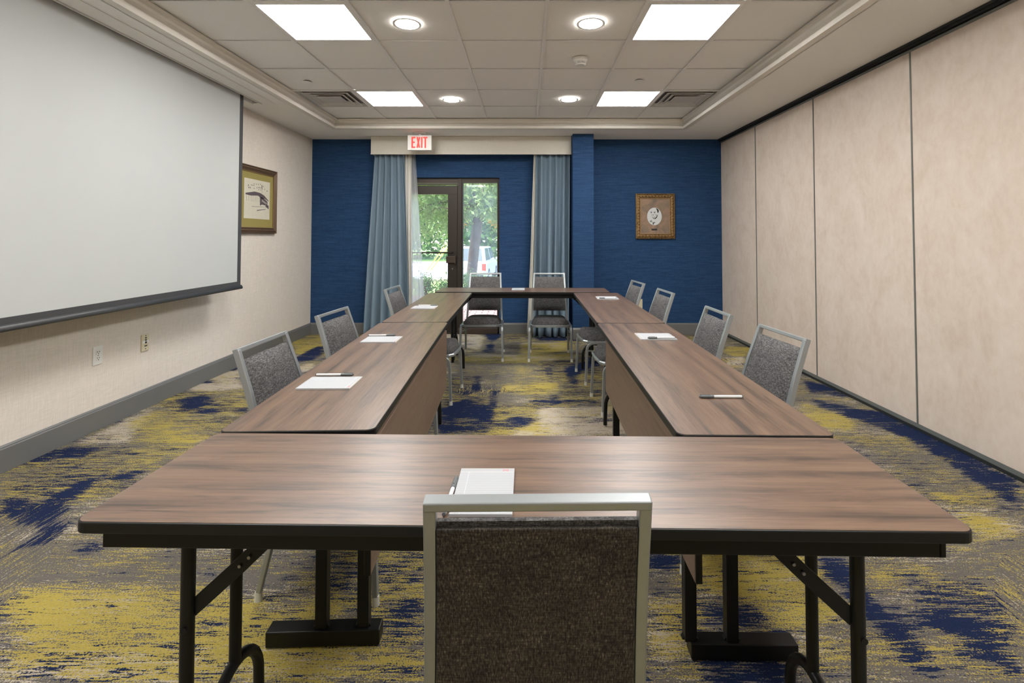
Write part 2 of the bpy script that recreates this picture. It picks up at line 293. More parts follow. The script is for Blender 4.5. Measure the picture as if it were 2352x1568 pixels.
CY= [[[-1.98,1.91],[-1.34,1.92],[-1.1,1.87],[-0.45,1.63],[-0.3,1.61],[-0.27,1.48],[-1.52,1.48]],[[-2.86,3.6],[-2.17,3.68],[-2.09,3.33],[-2.19,3.12],[-2.44,3.12]],[[-2.98,2.85],[-2.67,2.85],[-2.38,2.54],[-2.65,2.54]],[[-2.16,2.64],[-2.23,2.97],[-2.11,2.92],[-2.06,2.6]],[[-2.79,3.72],[-2.31,4.2],[-1.89,3.4],[-2.08,3.13],[-2.49,3.13]],[[-3.1,6.62],[-2.64,6.62],[-2.19,5.51],[-2.57,5.5]],[[-0.08,6.14],[0.6,6.14],[0.52,5.12],[-0.13,5.11]],[[-0.72,5.45],[-0.14,5.46],[-0.13,5.11],[-0.7,5.11]],[[-0.23,4.46],[0.3,4.46],[0.28,4.16],[-0.22,4.16]],[[-0.13,5.11],[0.75,4.82],[0.6,3.84],[0.06,3.84],[-0.12,4.63]],[[-0.27,3.78],[0.09,3.9],[0.09,3.37],[-0.23,3.28]],[[-0.71,4.46],[-0.47,4.46],[-0.46,3.96],[-0.63,3.84]],[[2.03,3.8],[2.34,3.69],[2.28,3.42],[2.01,3.33],[1.98,3.58]],[[2.55,3.27],[2.57,3.03],[2.51,2.78],[2.34,2.94]],[[2.06,2.59],[2.4,2.52],[2.24,2.44],[1.98,2.47]],[[2.02,2.41],[2.29,2.32],[2.13,2.16],[1.96,2.19]],[[0.62,2.09],[1.18,2.09],[1.14,1.9],[1.1,1.7],[0.81,1.7],[0.74,1.82],[0.55,1.86]],[[0.44,1.81],[0.64,1.81],[0.54,1.5],[0.34,1.48]],[[1.75,1.92],[1.89,1.92],[1.74,1.78],[1.62,1.78]],[[1.16,1.7],[1.29,1.71],[1.16,1.55],[1.05,1.55]],[[1.37,2.04],[1.65,2.0],[1.47,1.86],[1.28,1.88]],[[2.34,5.91],[2.67,5.91],[2.46,5.43],[2.16,5.43]],[[2.17,4.01],[2.35,3.61],[2.17,3.34],[2.05,3.34],[2.04,3.73]],[[-0.9,2.04],[-0.43,2.11],[-0.38,1.88],[-0.49,1.77],[-0.74,1.69]]]
CB= [[[-2.83,3.13],[-2.85,3.72],[-2.74,3.66],[-2.47,3.13]],[[-3.0,4.39],[-2.81,4.95],[-2.38,4.2],[-2.74,4.12]],[[-2.3,4.95],[-2.18,5.21],[-2.07,4.89],[-2.15,4.71]],[[-1.19,7.02],[-0.63,7.02],[-0.53,6.46],[-0.54,5.71],[-0.79,5.99],[-1.04,6.14]],[[-0.72,5.71],[0.57,5.58],[0.54,5.28],[-0.66,5.22]],[[0.08,3.81],[0.67,3.87],[0.7,3.28],[-0.17,3.25]],[[-0.19,4.38],[0.0,4.38],[0.0,4.2],[-0.18,4.2]],[[2.5,2.89],[2.58,2.61],[2.47,2.51],[2.46,2.78]],[[2.1,2.38],[2.23,2.27],[2.11,2.19]],[[-1.78,1.8],[-1.43,1.86],[-1.2,1.73],[-1.66,1.69]],[[-1.61,1.58],[-1.02,1.65],[-0.51,1.56],[-0.59,1.48],[-1.51,1.48]],[[0.42,1.71],[0.51,1.71],[0.48,1.56],[0.37,1.5]],[[2.15,5.37],[2.4,5.43],[2.2,5.07],[2.0,5.02]],[[0.68,1.96],[1.07,1.96],[1.04,1.9],[0.66,1.9]],[[-0.08,6.14],[0.5,6.14],[0.47,5.78],[-0.07,5.78]]]
CS= [([[-0.71,5.17],[0.17,5.12],[0.1,4.59],[-0.61,4.63]],(0.12,0.12,0.05)),([[-0.28,4.7],[0.08,4.68],[0.05,4.4],[-0.26,4.38]],(0.12,0.1,0.05)),([[-0.41,4.2],[-0.1,4.16],[-0.11,3.87],[-0.34,3.85]],(0.15,0.12,0.05)),([[-0.51,6.3],[-0.03,6.3],[-0.04,5.49],[-0.42,5.52]],(0.12,0.08,0.1)),([[0.14,5.22],[0.85,5.4],[0.6,3.82],[-0.02,3.82],[0.03,4.13],[0.27,4.14],[0.3,4.49],[0.1,4.5]],(0.42,0.5,0.2)),([[-0.74,4.63],[-0.48,4.68],[-0.38,4.23],[-0.26,3.75],[-0.24,3.3],[-0.59,3.3],[-0.66,3.9]],(0.46,0.42,0.05)),([[-0.27,3.85],[0.09,3.9],[0.12,3.61],[-0.08,3.28],[-0.24,3.28]],(0.44,0.58,0.1)),([[-0.87,6.87],[0.08,6.73],[0.87,6.47],[0.82,6.14],[-0.24,6.18]],(0.38,0.42,0.3)),([[2.07,3.33],[2.46,3.16],[2.44,2.61],[2.09,2.57],[2.04,2.96]],(0.2,0.3,0.08)),([[2.21,2.51],[2.41,2.44],[2.29,2.32],[2.06,2.44]],(0.3,0.2,0.1)),([[1.79,2.19],[2.12,2.15],[1.9,1.93],[1.73,1.92],[1.64,1.98]],(0.14,0.22,0.08)),([[1.16,1.71],[1.31,1.7],[1.15,1.53],[1.02,1.53]],(0.3,0.45,0.2)),([[1.43,1.96],[1.76,1.93],[1.72,1.75],[1.45,1.48],[1.24,1.48],[1.4,1.78]],(0.48,0.4,0.12)),([[-3.27,3.12],[-2.08,3.14],[-2.13,2.9],[-2.09,2.56],[-2.36,2.27]],(0.36,0.44,0.05)),([[-2.17,2.08],[-1.44,2.06],[-0.69,2.09],[-0.64,1.95],[-1.19,1.91],[-1.98,1.91]],(0.16,0.26,0.06)),([[-0.89,2.11],[-0.4,2.1],[-0.3,1.58],[-0.43,1.58],[-0.73,1.82]],(0.4,0.46,0.08)),([[-3.08,4.12],[-2.36,4.3],[-1.87,3.4],[-1.99,3.24],[-2.52,3.53]],(0.4,0.52,0.25))]
# ------------------------------------------------------------ the room shell
XL, XR, YF, YB, ZS, ZT = -2.88, 2.66, 6.68, -2.7, 2.612, 2.7246
# floor with its carpet pattern (class weights as an attribute, broken up by the loop streaks of the material)
def carpet():
    st = .03; xs = np.arange(XL, XR+st, st); ys = np.arange(YB, YF+.12, st); nx, ny = len(xs), len(ys)
    X, Y = np.meshgrid(xs, ys)
    def inside(P):
        P = np.array(P); c = np.zeros(X.shape, bool); j = len(P)-1
        for i in range(len(P)):
            (x1, y1), (x2, y2) = P[i], P[j]
            with np.errstate(divide='ignore', invalid='ignore'):
                cr = ((y1 > Y) != (y2 > Y)) & (X < (x2-x1)*(Y-y1)/(y2-y1+1e-12)+x1)
            c ^= cr; j = i
        return c
    def blur(a, n=1):
        for _ in range(n):
            p = np.pad(a, 1, mode='edge'); a = (p[:-2, 1:-1]+p[2:, 1:-1]+p[1:-1, :-2]+p[1:-1, 2:]+2*p[1:-1, 1:-1])/6
        return a
    def lowf(cx, cy):
        g = rng.random((int((ys[-1]-ys[0])/cy)+4, int((xs[-1]-xs[0])/cx)+4)); gx = (X-xs[0])/cx; gy = (Y-ys[0])/cy
        ix, iy = gx.astype(int), gy.astype(int); fx, fy = gx-ix, gy-iy; fx = fx*fx*(3-2*fx); fy = fy*fy*(3-2*fy)
        return (g[iy, ix]*(1-fx)+g[iy, ix+1]*fx)*(1-fy)+(g[iy+1, ix]*(1-fx)+g[iy+1, ix+1]*fx)*fy
    out = []
    unseen = (Y < 1.3)
    SO_ = [(inside(P), v) for P, v in CS]
    for ci, (polys, base, amp, top) in enumerate(((CN, .12, .50, .90), (CY, .16, .55, .68), (CB, .18, .55, .84))):
        w = np.zeros(X.shape)
        for P in polys: w[inside(P)] = 1
        w = blur(w, 3); nz = lowf(.42, .16)*.5+lowf(.13, .05)*.5
        b = base+amp*(nz-.5)*1.6+.1*amp; b = np.where(unseen, b+(lowf(1.0, .6)-.42)*1.3, b)
        K = np.zeros(X.shape); Vw = np.zeros(X.shape)
        for q, v in SO_: K[q] = 1; Vw[q] = v[ci]
        K = blur(K, 2); Vw = blur(Vw, 2); b = b*(1-K)+K*(Vw+.5*(nz-.5))
        if ci: w = w*(1-.55*K)
        w = np.clip(np.maximum(b, w*(top+.9*(nz-.5))), 0, 1); out.append(w)
    me = bpy.data.meshes.new('floor'); V = np.stack([X.ravel(), Y.ravel(), np.zeros(nx*ny)], 1)
    i = np.arange(ny-1)[:, None]*nx+np.arange(nx-1)[None, :]; F = np.stack([i, i+1, i+1+nx, i+nx], -1).reshape(-1, 4)
    me.from_pydata(V.tolist(), [], F.tolist()); ca = me.color_attributes.new('weave', 'FLOAT_COLOR', 'POINT')
    C4 = np.stack([out[0].ravel(), out[1].ravel(), out[2].ravel(), np.ones(nx*ny)], 1).astype(np.float32)
    ca.data.foreach_set('color', C4.ravel()); me.materials.append(M['carpet'])
    o = bpy.data.objects.new('floor', me); COL.objects.link(o); return struct(o)
floor = carpet()
B().b2(XL-.12, XR+.2, YB-.1, YF+.12, -.12, -.004).obj('subfloor', 'grout', floor)

wl = struct(B().b2(XL-.12, XL, YB-.1, YF+.2, 0, 3.0).obj('wall_left', 'linen'))
wb = struct(B().b2(XL, XR+.2, YB-.1, YB, 0, 3.0).obj('wall_back', 'linen'))
DX0, DX1, DZ = -1.86, -.352, 2.095
wf = B().b2(XL, DX0, YF, YF+.2, 0, 3.0).b2(DX1, XR, YF, YF+.2, 0, 3.0).b2(DX0, DX1, YF, YF+.2, DZ, 3.0)
struct(wf.obj('wall_far', 'blue'))
B_ = B().b2(.600, .868, 6.315, YF, 0, ZS); col_ = struct(B_.obj('trim_1', 'blue', bevel=.004)); col_['label'] = 'blue papered column boxed out beside the right curtain'

# operable partition along the right side: panels with edge trims, track above and floor seal
wr = struct(B().b2(XR+.05, XR+.2, YB, YF, 0, 3.0).obj('wall_right', 'vinyl'))
js = [3.374+1.149*k for k in range(-6, 3)]; ed = [YB]+[j for j in js if j > YB+.2]+[YF]
for i in range(len(ed)-1):
    y0, y1 = ed[i], ed[i+1]
    p = B().b2(XR-.028, XR+.048, y0+.0035, y1-.0035, .045, ZS-.045).obj('panel', 'vinyl', wr, bevel=.002)
    if i: B().b2(XR-.034, XR-.026, y0-.0045, y0+.0045, .045, ZS-.045).obj('edge_trim', 'trimgrey', p)
B().b2(XR-.052, XR+.05, YB, YF, ZS-.030, ZS-.002).b2(XR-.070, XR-.050, YB, YF, ZS-.016, ZS-.0005).obj('track', 'trackdark', wr)
B().b2(XR-.034, XR+.03, YB, YF, ZS-.052, ZS-.036).obj('panel_head_trim', 'trimgrey', wr)
B().b2(XR-.030, XR+.04, YB, YF, .020, .046).obj('floor_seal', 'trimgrey', wr)
B().b2(XR-.036, XR+.04, YB, YF, .001, .020).obj('seal_strip', 'trackdark', wr)

# baseboards
bp = [(0, 0), (.016, 0), (.016, .128), (.012, .134), (.012, .139), (.006, .147), (0, .147)]
def baseboard(name, p0, p1, nrm):
    b = B(); d = Vector(nrm)
    for f in (0,):
        r0 = [b.bm.verts.new(Vector(p0)+d*a+Vector((0, 0, z))) for a, z in bp]; r1 = [b.bm.verts.new(Vector(p1)+d*a+Vector((0, 0, z))) for a, z in bp]
        n = len(bp)
        for j in range(n): b.bm.faces.new((r0[j], r0[(j+1) % n], r1[(j+1) % n], r1[j]))
        b.bm.faces.new(r0); b.bm.faces.new(r1[::-1])
    return struct(b.obj(name, 'base'))
baseboard('baseboard_left', (XL, YB, .001), (XL, YF-.001, .001), (1, 0, 0))
baseboard('baseboard_far', (XL+.001, YF, .001), (DX0-.05, YF, .001), (0, -1, 0))
baseboard('baseboard_centre', (DX1+.002, YF, .001), (.599, YF, .001), (0, -1, 0))
baseboard('baseboard_column', (.597, 6.315, .001), (.868, 6.315, .001), (0, -1, 0))
baseboard('baseboard_right', (.869, YF, .001), (XR-.04, YF, .001), (0, -1, 0))

# ceiling: painted soffit ring, crown in the tray, tiles on a metal grid
TX0, TX1, TY1, TY0 = -2.308, 1.912, 6.00, -1.9
SX0, SX1, SY0, SY1 = -2.70, -2.60, 1.25, 4.88     # screen slot in the left soffit
cl = B()
cl.b2(XL, SX0, YB, YF, ZS, 3.0).b2(SX1, TX0-.055, YB, YF, ZS, ZS+.10).b2(TX1+.055, XR+.2, YB, YF, ZS, 2.98)
cl.b2(SX0, SX1, YB, SY0, ZS, 3.0).b2(SX0, SX1, SY1, YF, ZS, 3.0).b2(TX0-.055, TX1+.055, TY1+.055, YF, ZS, ZS+.10).b2(TX0-.055, TX1+.055, YB, TY0-.055, ZS, ZS+.10)
ceil = struct(cl.obj('ceiling', 'paint'))
B().b2(XL, XR+.2, YB, YF, 3.0, 3.1).obj('deck_above', 'hole', ceil)
B().b2(SX1+.002, -2.475, YB+.1, 4.90, ZS-.006, ZS-.0003).obj('screen_cover_panel', 'paint', ceil, bevel=.002)
# crown: lip + shelf + cove, as a ring
cp = [(0, .0), (0, .030), (-.045, .031), (-.045, .046), (-.034, .050), (-.034, .058), (-.020, .064), (-.006, .072), (.004, .086), (.022, .096), (.026, .1115), (-.06, .1115), (-.06, .0)]
def crown(name, x0, y0, x1, y1, sides):
    b = B(); n = len(cp)
    cor = [(x0, y0, 1, 1), (x1, y0, -1, 1), (x1, y1, -1, -1), (x0, y1, 1, -1)]
    R4 = [[b.bm.verts.new((cx+a*sx, cy+a*sy, ZS+z)) for a, z in cp] for cx, cy, sx, sy in cor]
    for k_ in sides:
        A, C = R4[k_], R4[(k_+1) % 4]
        for j in range(n): b.bm.faces.new((A[j], A[(j+1) % n], C[(j+1) % n], C[j]))
    return struct(b.obj(name, 'crown'))
for nm, sd in (('trim_2', 0), ('trim_3', 1), ('trim_4', 2), ('trim_5', 3)):
    o = crown(nm, TX0, TY0, TX1, TY1, [sd]); o['label'] = ['crown moulding behind the camera', 'crown moulding along the right edge of the ceiling tray', 'crown moulding at the far end of the ceiling tray', 'crown moulding along the left edge of the ceiling tray'][sd]
gx = [-2.307+.61*i for i in range(1, 7)]; gy = [3.601+.61*j for j in range(-9, 5)]
gx = [-1.697+.61*i for i in range(6)]
xe = [TX0-.01]+gx+[TX1+.03]; ye = [TY0-.05]+[g for g in gy if g > TY0+.05 and g < 6.0]+[TY1+.06]
LIGHTS = [(0, 2.991), (4, 2.991), (0, 4.821), (4, 4.821), (0, 1.161), (4, 1.161), (0, -.669), (4, -.669)]
VENTS = [(-1, 4.821), (5, 4.821)]
mcache = {}
for i in range(len(xe)-1):
    for j in range(len(ye)-1):
        x0, x1, y0, y1 = xe[i], xe[i+1], ye[j], ye[j+1]
        if any(abs(gy_-y0) < .02 and c_ == i-1 for c_, gy_ in LIGHTS+VENTS): continue
        dx, dy = round(x1-x0-.012, 3), round(y1-y0-.012, 3); key = (dx, dy)
        if key not in mcache: mcache[key] = B().box((0, 0, 0), (dx, dy, .014)).obj('ceiling_tile', 'tile', ceil, loc=((x0+x1)/2, (y0+y1)/2, ZT+.014))
        else:
            o = mcache[key].copy(); COL.objects.link(o); o.location = ((x0+x1)/2, (y0+y1)/2, ZT+.014+rng.uniform(-.0008, .0008))
for g in gx: B().b2(g-.012, g+.012, TY0, TY1+.05, ZT-.003, ZT+.004).b2(g-.006, g+.006, TY0, TY1+.05, ZT, ZT+.03).obj('grid_bar', 'grid', ceil)
for g in ye[1:-1]:
    for i in range(len(xe)-1): B().b2(xe[i]+.012, xe[i+1]-.012, g-.012, g+.012, ZT-.0008, ZT+.004).obj('grid_bar', 'grid', ceil)

# ------------------------------------------------------------ ceiling fittings (things)
names = {(0, 2.991): 'square light panel nearer the camera on the left', (4, 2.991): 'square light panel nearer the camera on the right', (0, 4.821): 'smaller looking square light panel beside the left vent', (4, 4.821): 'smaller looking square light panel beside the right vent'}
for c_, y in LIGHTS:
    x = -1.697+.61*c_; t = thing('ceiling_light', names.get((c_, y), 'square ceiling light panel behind the view, %s %s row' % ('left' if c_ == 0 else 'right', 'front' if y > 0 else 'rear')), 'light', (x+.305, y+.305, ZT), 0, 'square ceiling light panels')
    w = .586
    b = B(); 
    for s in (-1, 1): b.box((s*(w/2-.011), 0, .004), (.022, w, .012)).box((0, s*(w/2-.011), .004), (w-.044, .022, .012))
    b.obj('frame', 'grid', t, bevel=.002); B().box((0, 0, .010), (w-.044, w-.044, .006)).obj('diffuser', 'panel_light', t)
for q, (x, y, s) in enumerate(((-.797, 3.301, 'round downlight left of centre, nearer the camera'), (.436, 3.295, 'round downlight right of centre, nearer the camera'), (-.775, 5.155, 'round downlight left of centre, beside the far left light panel'), (.451, 5.138, 'round downlight right of centre, beside the far right light panel'), (-.78, 1.466, 'round downlight behind the view, left of centre'), (.44, 1.466, 'round downlight behind the view, right of centre'))):
    t = thing('downlight', s, 'light', (x, y, ZT-.004), 0, 'round downlights')
    b = B(); pr = [(.078, 0), (.094, -.001), (.095, .003), (.078, .004)]; N_ = 32
    rg = [[b.bm.verts.new((r*math.cos(2*PI*i/N_), r*math.sin(2*PI*i/N_), z)) for r, z in pr] for i in range(N_)]
    for i in range(N_):
        for j in range(4): b.bm.faces.new((rg[i][j], rg[i][(j+1) % 4], rg[(i+1) % N_][(j+1) % 4], rg[(i+1) % N_][j]))
    b.obj('trim_ring', 'white', t, smooth=35); B().cyl((0, 0, .001), .0775, .003, 32).obj('lens', 'can_light', t)
for c_, y in VENTS:
    x = -1.697+.61*c_; xo = .305 if c_ == -1 else .285
    t = thing('ceiling_vent', 'square louvred ceiling vent beside the %s far light panel' % ('left' if c_ == -1 else 'right'), 'vent', (x+xo, y+.305, ZT), 0, 'ceiling vents')
    B().box((0, 0, .028), (.58, .58, .004)).obj('backing', 'ventdark', t)
    for q, (r0, r1, z0, z1) in enumerate(((.285, .245, .0, .020), (.225, .180, -.002, .018), (.165, .125, -.006, .014))):
        b = B(); A = [[b.bm.verts.new((sx*r, sy*r, z)) for sx, sy in ((-1, -1), (1, -1), (1, 1), (-1, 1))] for r, z in ((r0, z0), (r1, z1), (r1-.003, z1+.003), (r0-.002, z0+.004))]
        for a_ in range(4):
            for s in range(4): b.bm.faces.new((A[a_][s], A[a_][(s+1) % 4], A[(a_+1) % 4][(s+1) % 4], A[(a_+1) % 4][s]))
        b.obj('louvre', 'ventmetal', t)
    for r0 in (.288, .228, .168):
        b = B()
        for s in (-1, 1): b.box((s*r0, 0, -.003), (.007, 2*r0+.007, .004)).box((0, s*r0, -.003), (2*r0-.007, .007, .004))
        b.obj('louvre_lip', 'white', t)
    B().box((0, 0, -.006), (.25, .25, .004)).obj('centre_plate', 'ventmetal', t, bevel=.002)
for x, y, s in ((-2.015, 4.549, 'left'), (1.042, 4.511, 'right')):
    t = thing('sprinkler_cover', 'small flat round sprinkler cover on the %s side of the tiled ceiling' % s, 'sprinkler', (x, y, ZT-.001), 0, 'sprinkler covers')
    B().cyl((0, 0, -.004), .042, .003, 28).obj('cover_plate', 'tile', t); B().cyl((0, 0, .000), .034, .006, 20).obj('gap_ring', 'hole', t)
t = thing('smoke_detector', 'round white smoke detector on a ceiling tile right of centre', 'smoke detector', (.439, 3.955, ZT+.002))
B().cyl((0, 0, -.008), .062, .016, 32, r2=.064).cyl((0, 0, -.024), .050, .018, 32, r2=.060).obj('base', 'white', t, smooth=30)
B().cyl((0, 0, -.040), .043, .016, 28).obj('sensor_gap', 'hole', t)
b = B(); b.cyl((0, 0, -.037), .049, .003, 32).cyl((0, 0, -.043), .048, .003, 32).cyl((0, 0, -.052), .036, .010, 32, r2=.046)
for i in range(8): a = 2*PI*i/8; b.box((.047*math.cos(a), .047*math.sin(a), -.040), (.004, .006, .018), Matrix.Rotation(a, 3, 'Z'))
b.obj('cap', 'white', t, smooth=30)

# exit sign
t = thing('exit_sign', 'white exit sign with red letters hanging from the soffit above the door', 'sign', (-1.334, 6.235, ZS))
b = B(); b.poly([(x, y, -.002) for x, y in [(.075*math.cos(a)*(1 if abs(math.cos(a)) < .8 else 1), .05*math.sin(a)) for a in [2*PI*i/28 for i in range(28)]]], (0, 0, -.018)); b.obj('canopy', 'white', t, bevel=.003)
B().box((0, 0, -.030), (.028, .028, .02)).obj('stem', 'white', t)
B().box((0, 0, -.134), (.302, .044, .190)).obj('housing', 'white', t, bevel=.004)
def letters():
    b = B(); y = -.0225; d = .003; H = .140; zc = -.131; t_ = .019
    def bar(x0, x1, z0, z1): b.b2(x0, x1, y-d, y, zc+z0, zc+z1)
    h = H/2; x = -.100
    bar(x, x+t_, -h, h); bar(x+t_, x+.048, h-.018, h); bar(x+t_, x+.048, -h, -h+.018); bar(x+t_, x+.040, -.008, .010)
    L_ = math.hypot(.030, H-.004)
    for s in (-1, 1): b.box((x+.086, y-d/2-.0002*s, zc), (.0185, d, L_), Matrix.Rotation(s*math.atan2(.030, H), 3, 'Y'))
    bar(x+.120, x+.120+t_, -h, h); bar(x+.148, x+.200, h-.018, h); bar(x+.1645, x+.1645+t_, -h, h-.018)
    return b
letters().obj('letters', 'exitred', t)

# ------------------------------------------------------------ door, sidelight
YD = YF+.05
dr = struct(thing('door_1', None, None)); dr['label'] = 'bronze framed glass door half hidden by the left curtain'
B().b2(DX0, -.876, YD, YD+.10, 2.045, DZ).obj('frame_head', 'bronze', dr, bevel=.003)
B().b2(DX0, DX0+.05, YD, YD+.10, 0, 2.045).obj('frame_jamb', 'bronze', dr)
B().b2(DX0+.05, -.90, YD-.012, YD+.02, 2.000, 2.018).b2(DX0+.05, -.90, YD-.006, YD+.04, 2.024, 2.045).obj('weather_strip', 'bronze2', dr)
B().b2(-.922, -.868, YD-.006, YD+.10, 0, DZ).obj('frame_mullion', 'bronze', dr, bevel=.003)
lf = B().b2(DX0+.055, -.926, YD+.01, YD+.055, 1.875, 1.992).b2(-1.055, -.926, YD+.01, YD+.055, .27, 1.875).b2(DX0+.055, DX0+.175, YD+.01, YD+.055, .27, 1.875).b2(DX0+.055, -.926, YD+.01, YD+.055, .012, .27).obj('door_leaf', 'bronze', dr, bevel=.002)
B().b2(DX0+.17, -1.05, YD+.028, YD+.036, .26, 1.88).obj('glass_pane', 'glass', lf)
B().tube([(DX0+.14, YD-.055, 1.085), (-.985, YD-.055, 1.085)], .011, 10, up=(0, 0, 1)).tube([(DX0+.14, YD-.055, 1.085), (DX0+.14, YD+.012, 1.085)], .009, 8).tube([(-1.0, YD-.055, 1.085), (-.985, YD+.012, 1.085)], .009, 8).obj('push_bar', 'bronze', lf)
B().b2(-1.070, -.945, YD-.035, YD+.01, .945, 1.035).b2(-.955, -.940, YD-.042, YD+.01, .93, 1.045).obj('lock_case', 'bronze2', lf, bevel=.004)
B().cyl((-.99, YD+.006, .865), .009, .012, 16, axis='Y').obj('lock_cylinder', 'steel', lf)
B().b2(DX0, -.87, YF-.01, YF+.2, .001, .012).obj('threshold', 'bronze', dr)
wn = struct(thing('window_1', None, None)); wn['label'] = 'tall bronze framed sidelight pane to the right of the door'
B().b2(-.868, DX1, YD, YD+.10, 2.030, DZ).b2(-.384, DX1, YD, YD+.10, .13, 2.030).b2(-.868, DX1, YD, YD+.10, .001, .13).b2(-.868, -.850, YD+.01, YD+.09, .13, 2.03).obj('window_frame', 'bronze', wn, bevel=.002)
B().b2(-.851, -.383, YD+.045, YD+.053, .128, 2.032).obj('glass_pane', 'glass2', wn)
B().b2(-.90, DX1-.02, YF-.016, YF+.05, .001, .075).obj('floor_duct_cover', 'bronze2', wn, bevel=.004)

# ------------------------------------------------------------ valance and curtains
t = thing('valance_box', 'beige fabric covered valance box above the curtains', 'valance', (0, 0, 0))
B().b2(-2.022, .596, 6.46, 6.478, 2.379, ZS-.002).b2(-2.022, -2.004, 6.478, YF-.003, 2.379, ZS-.002).obj('board', 'valance', t, bevel=.002)
B().b2(-2.024, .597, 6.456, 6.480, 2.372, 2.382).obj('welt', 'valance', t)
def cloth(name, mat, x0t, x1t, x0b, x1b, y, nf, amp, z0, z1, parent, seed=0, flare=.1, ph=0., nu=None, steps=26, sway=0):
    r = random.Random(seed); nu = nu or int(nf*14); b = B(); G = []
    fw = [r.uniform(.7, 1.3) for _ in range(nf)]; cum = [0]
    for f in fw: cum.append(cum[-1]+f)
    am = [r.uniform(.6, 1.25) for _ in range(nf+1)]
    def wave(u, v):
        p = u*cum[-1]; k_ = max(i for i in range(nf) if cum[i] <= p+1e-9) if p < cum[-1] else nf-1
        q = (p-cum[k_])/fw[k_]; a = am[k_]*(1-q)+am[k_+1]*q; a2 = a*(1 if v > .6 else 1)
        return a2*(math.cos(2*PI*q+ph)+.12*math.cos(4*PI*q+v*2+seed))
    for iv in range(steps+1):
        v = iv/steps; z = z0+(z1-z0)*(1-v); row = []
        for iu in range(nu+1):
            u = iu/nu; e = v**1.0
            x = (x0t*(1-e)+x0b*e)*(1-u)+(x1t*(1-e)+x1b*e)*u
            yy = y-amp*(.55+.45*v+flare*v)*wave(u, v)+.012*math.sin(3*v+5*u+seed)*v-sway*v*v
            x += .010*math.sin(2*PI*nf*u*1.0+4*v+seed)*v
            row.append(b.bm.verts.new((x, yy, z)))
        G.append(row)
    for iv in range(steps):
        for iu in range(nu): b.bm.faces.new((G[iv][iu], G[iv][iu+1], G[iv+1][iu+1], G[iv+1][iu]))
    o = b.obj(name, mat, parent); o.data.shade_smooth(); md = o.modifiers.new('t', 'SOLIDIFY'); md.thickness = .0025; md.offset = 0; return o
t = thing('curtain', 'blue grey curtain drawn to the left of the glass door', 'curtain', (0, 0, 0), 0, 'blue grey curtains beside the door')
cloth('drape', 'curtain', -1.99, -1.60, -2.10, -1.485, 6.545, 5, .046, .012, 2.44, t, 3, .5, sway=.06)
cloth('lining', 'lining', -1.60, -1.515, -1.57, -1.50, 6.585, 2, .016, .012, 2.44, t, 5, .1)
t = thing('curtain', 'blue grey curtain drawn to the right of the doorway, next to the column', 'curtain', (0, 0, 0), 0, 'blue grey curtains beside the door')
cloth('drape', 'curtain', .135, .585, .105, .560, 6.545, 5, .046, .012, 2.44, t, 8, .5, sway=.09)
cloth('lining', 'lining', .110, .150, .022, .112, 6.56, 2, .018, .012, 2.44, t, 6, .3, sway=.03)
t = thing('sheer_curtain', 'thin white sheer curtain gathered over the left of the door glass', 'curtain')
cloth('sheer_panel', 'sheer', -1.70, -1.48, -1.66, -1.30, 6.635, 6, .012, .015, 2.44, t, 9, .4)
cloth('sheer_panel', 'sheer', -1.56, -1.505, -1.54, -1.49, 6.62, 2, .008, .015, 2.44, t, 10, .4)

# ------------------------------------------------------------ projection screen
t = thing('projection_screen', 'large white pull-down projection screen along the left wall', 'projection screen', (0, 0, 0))
xs_ = -2.645; sy0, sy1 = 1.42, 4.62
B().b2(xs_-.001, xs_+.001, sy0+.055, sy1-.055, .885, 2.80).obj('fabric', 'screen', t)
bb = B(); bb.b2(xs_-.0012, xs_+.0012, sy1-.055, sy1, .84, 2.80).b2(xs_-.0012, xs_+.0012, sy0, sy0+.055, .84, 2.80).b2(xs_-.0012, xs_+.0012, sy0+.055, sy1-.055, .84, .885); bb.obj('black_border', 'screenborder', t)
B().sweep([(xs_, sy0-.01, .832), (xs_, sy1+.012, .832)], [(a, z) for a, z in [(-.012, -.014), (.012, -.018), (.018, -.008), (.014, .006), (.004, .018), (-.004, .018), (-.014, .006)]]).obj('weight_bar', 'bar', t)
B().b2(SX0+.004, SX0+.012, SY0+.01, SY1-.01, ZS-.012, ZS+.06).b2(SX1-.012, SX1-.004, SY0+.01, SY1-.01, ZS-.012, ZS+.06).b2(SX0+.004, SX1-.004, SY1-.03, SY1-.012, ZS-.004, ZS+.06).obj('housing_lip', 'grid', t)
B().tube([(xs_, SY0+.03, 2.85), (xs_, SY1-.04, 2.85)], .04, 14).obj('roller', 'grid', t)

# ------------------------------------------------------------ wall plates
t = thing('wall_outlet', 'white duplex power outlet on the left wall under the screen', 'outlet', (XL, 3.362, .498), PI/2)
B().box((0, -.003, 0), (.076, .006, .122)).obj('plate', 'white', t, bevel=.002)
for z in (.020, -.020):
    f = B().box((0, -.007, z), (.034, .003, .030)).obj('socket', 'white', t, bevel=.003)
    B().box((-.007, -.009, z+.004), (.0025, .002, .009)).box((.007, -.009, z+.004), (.0025, .002, .008)).cyl((0, -.009, z-.008), .0028, .002, 10, axis='Y').obj('slot', 'hole', f)
B().cyl((0, -.008, 0), .003, .004, 10, axis='Y').obj('screw', 'steel', t)
t = thing('jack_plate', 'ivory data and video jack plate on the left wall, farther than the outlet', 'outlet', (XL, 3.775, .497), PI/2)
B().box((0, -.005, 0), (.070, .010, .125)).obj('plate', 'ivory', t, bevel=.003)
B().box((0, -.011, .006), (.066, .002, .020)).obj('blank_insert', 'white', t)
for z, r_ in ((.036, .005), (.020, .006), (.002, .008)): B().cyl((0, -.012, z), r_, .006, 14, axis='Y').obj('jack', 'hole', t)
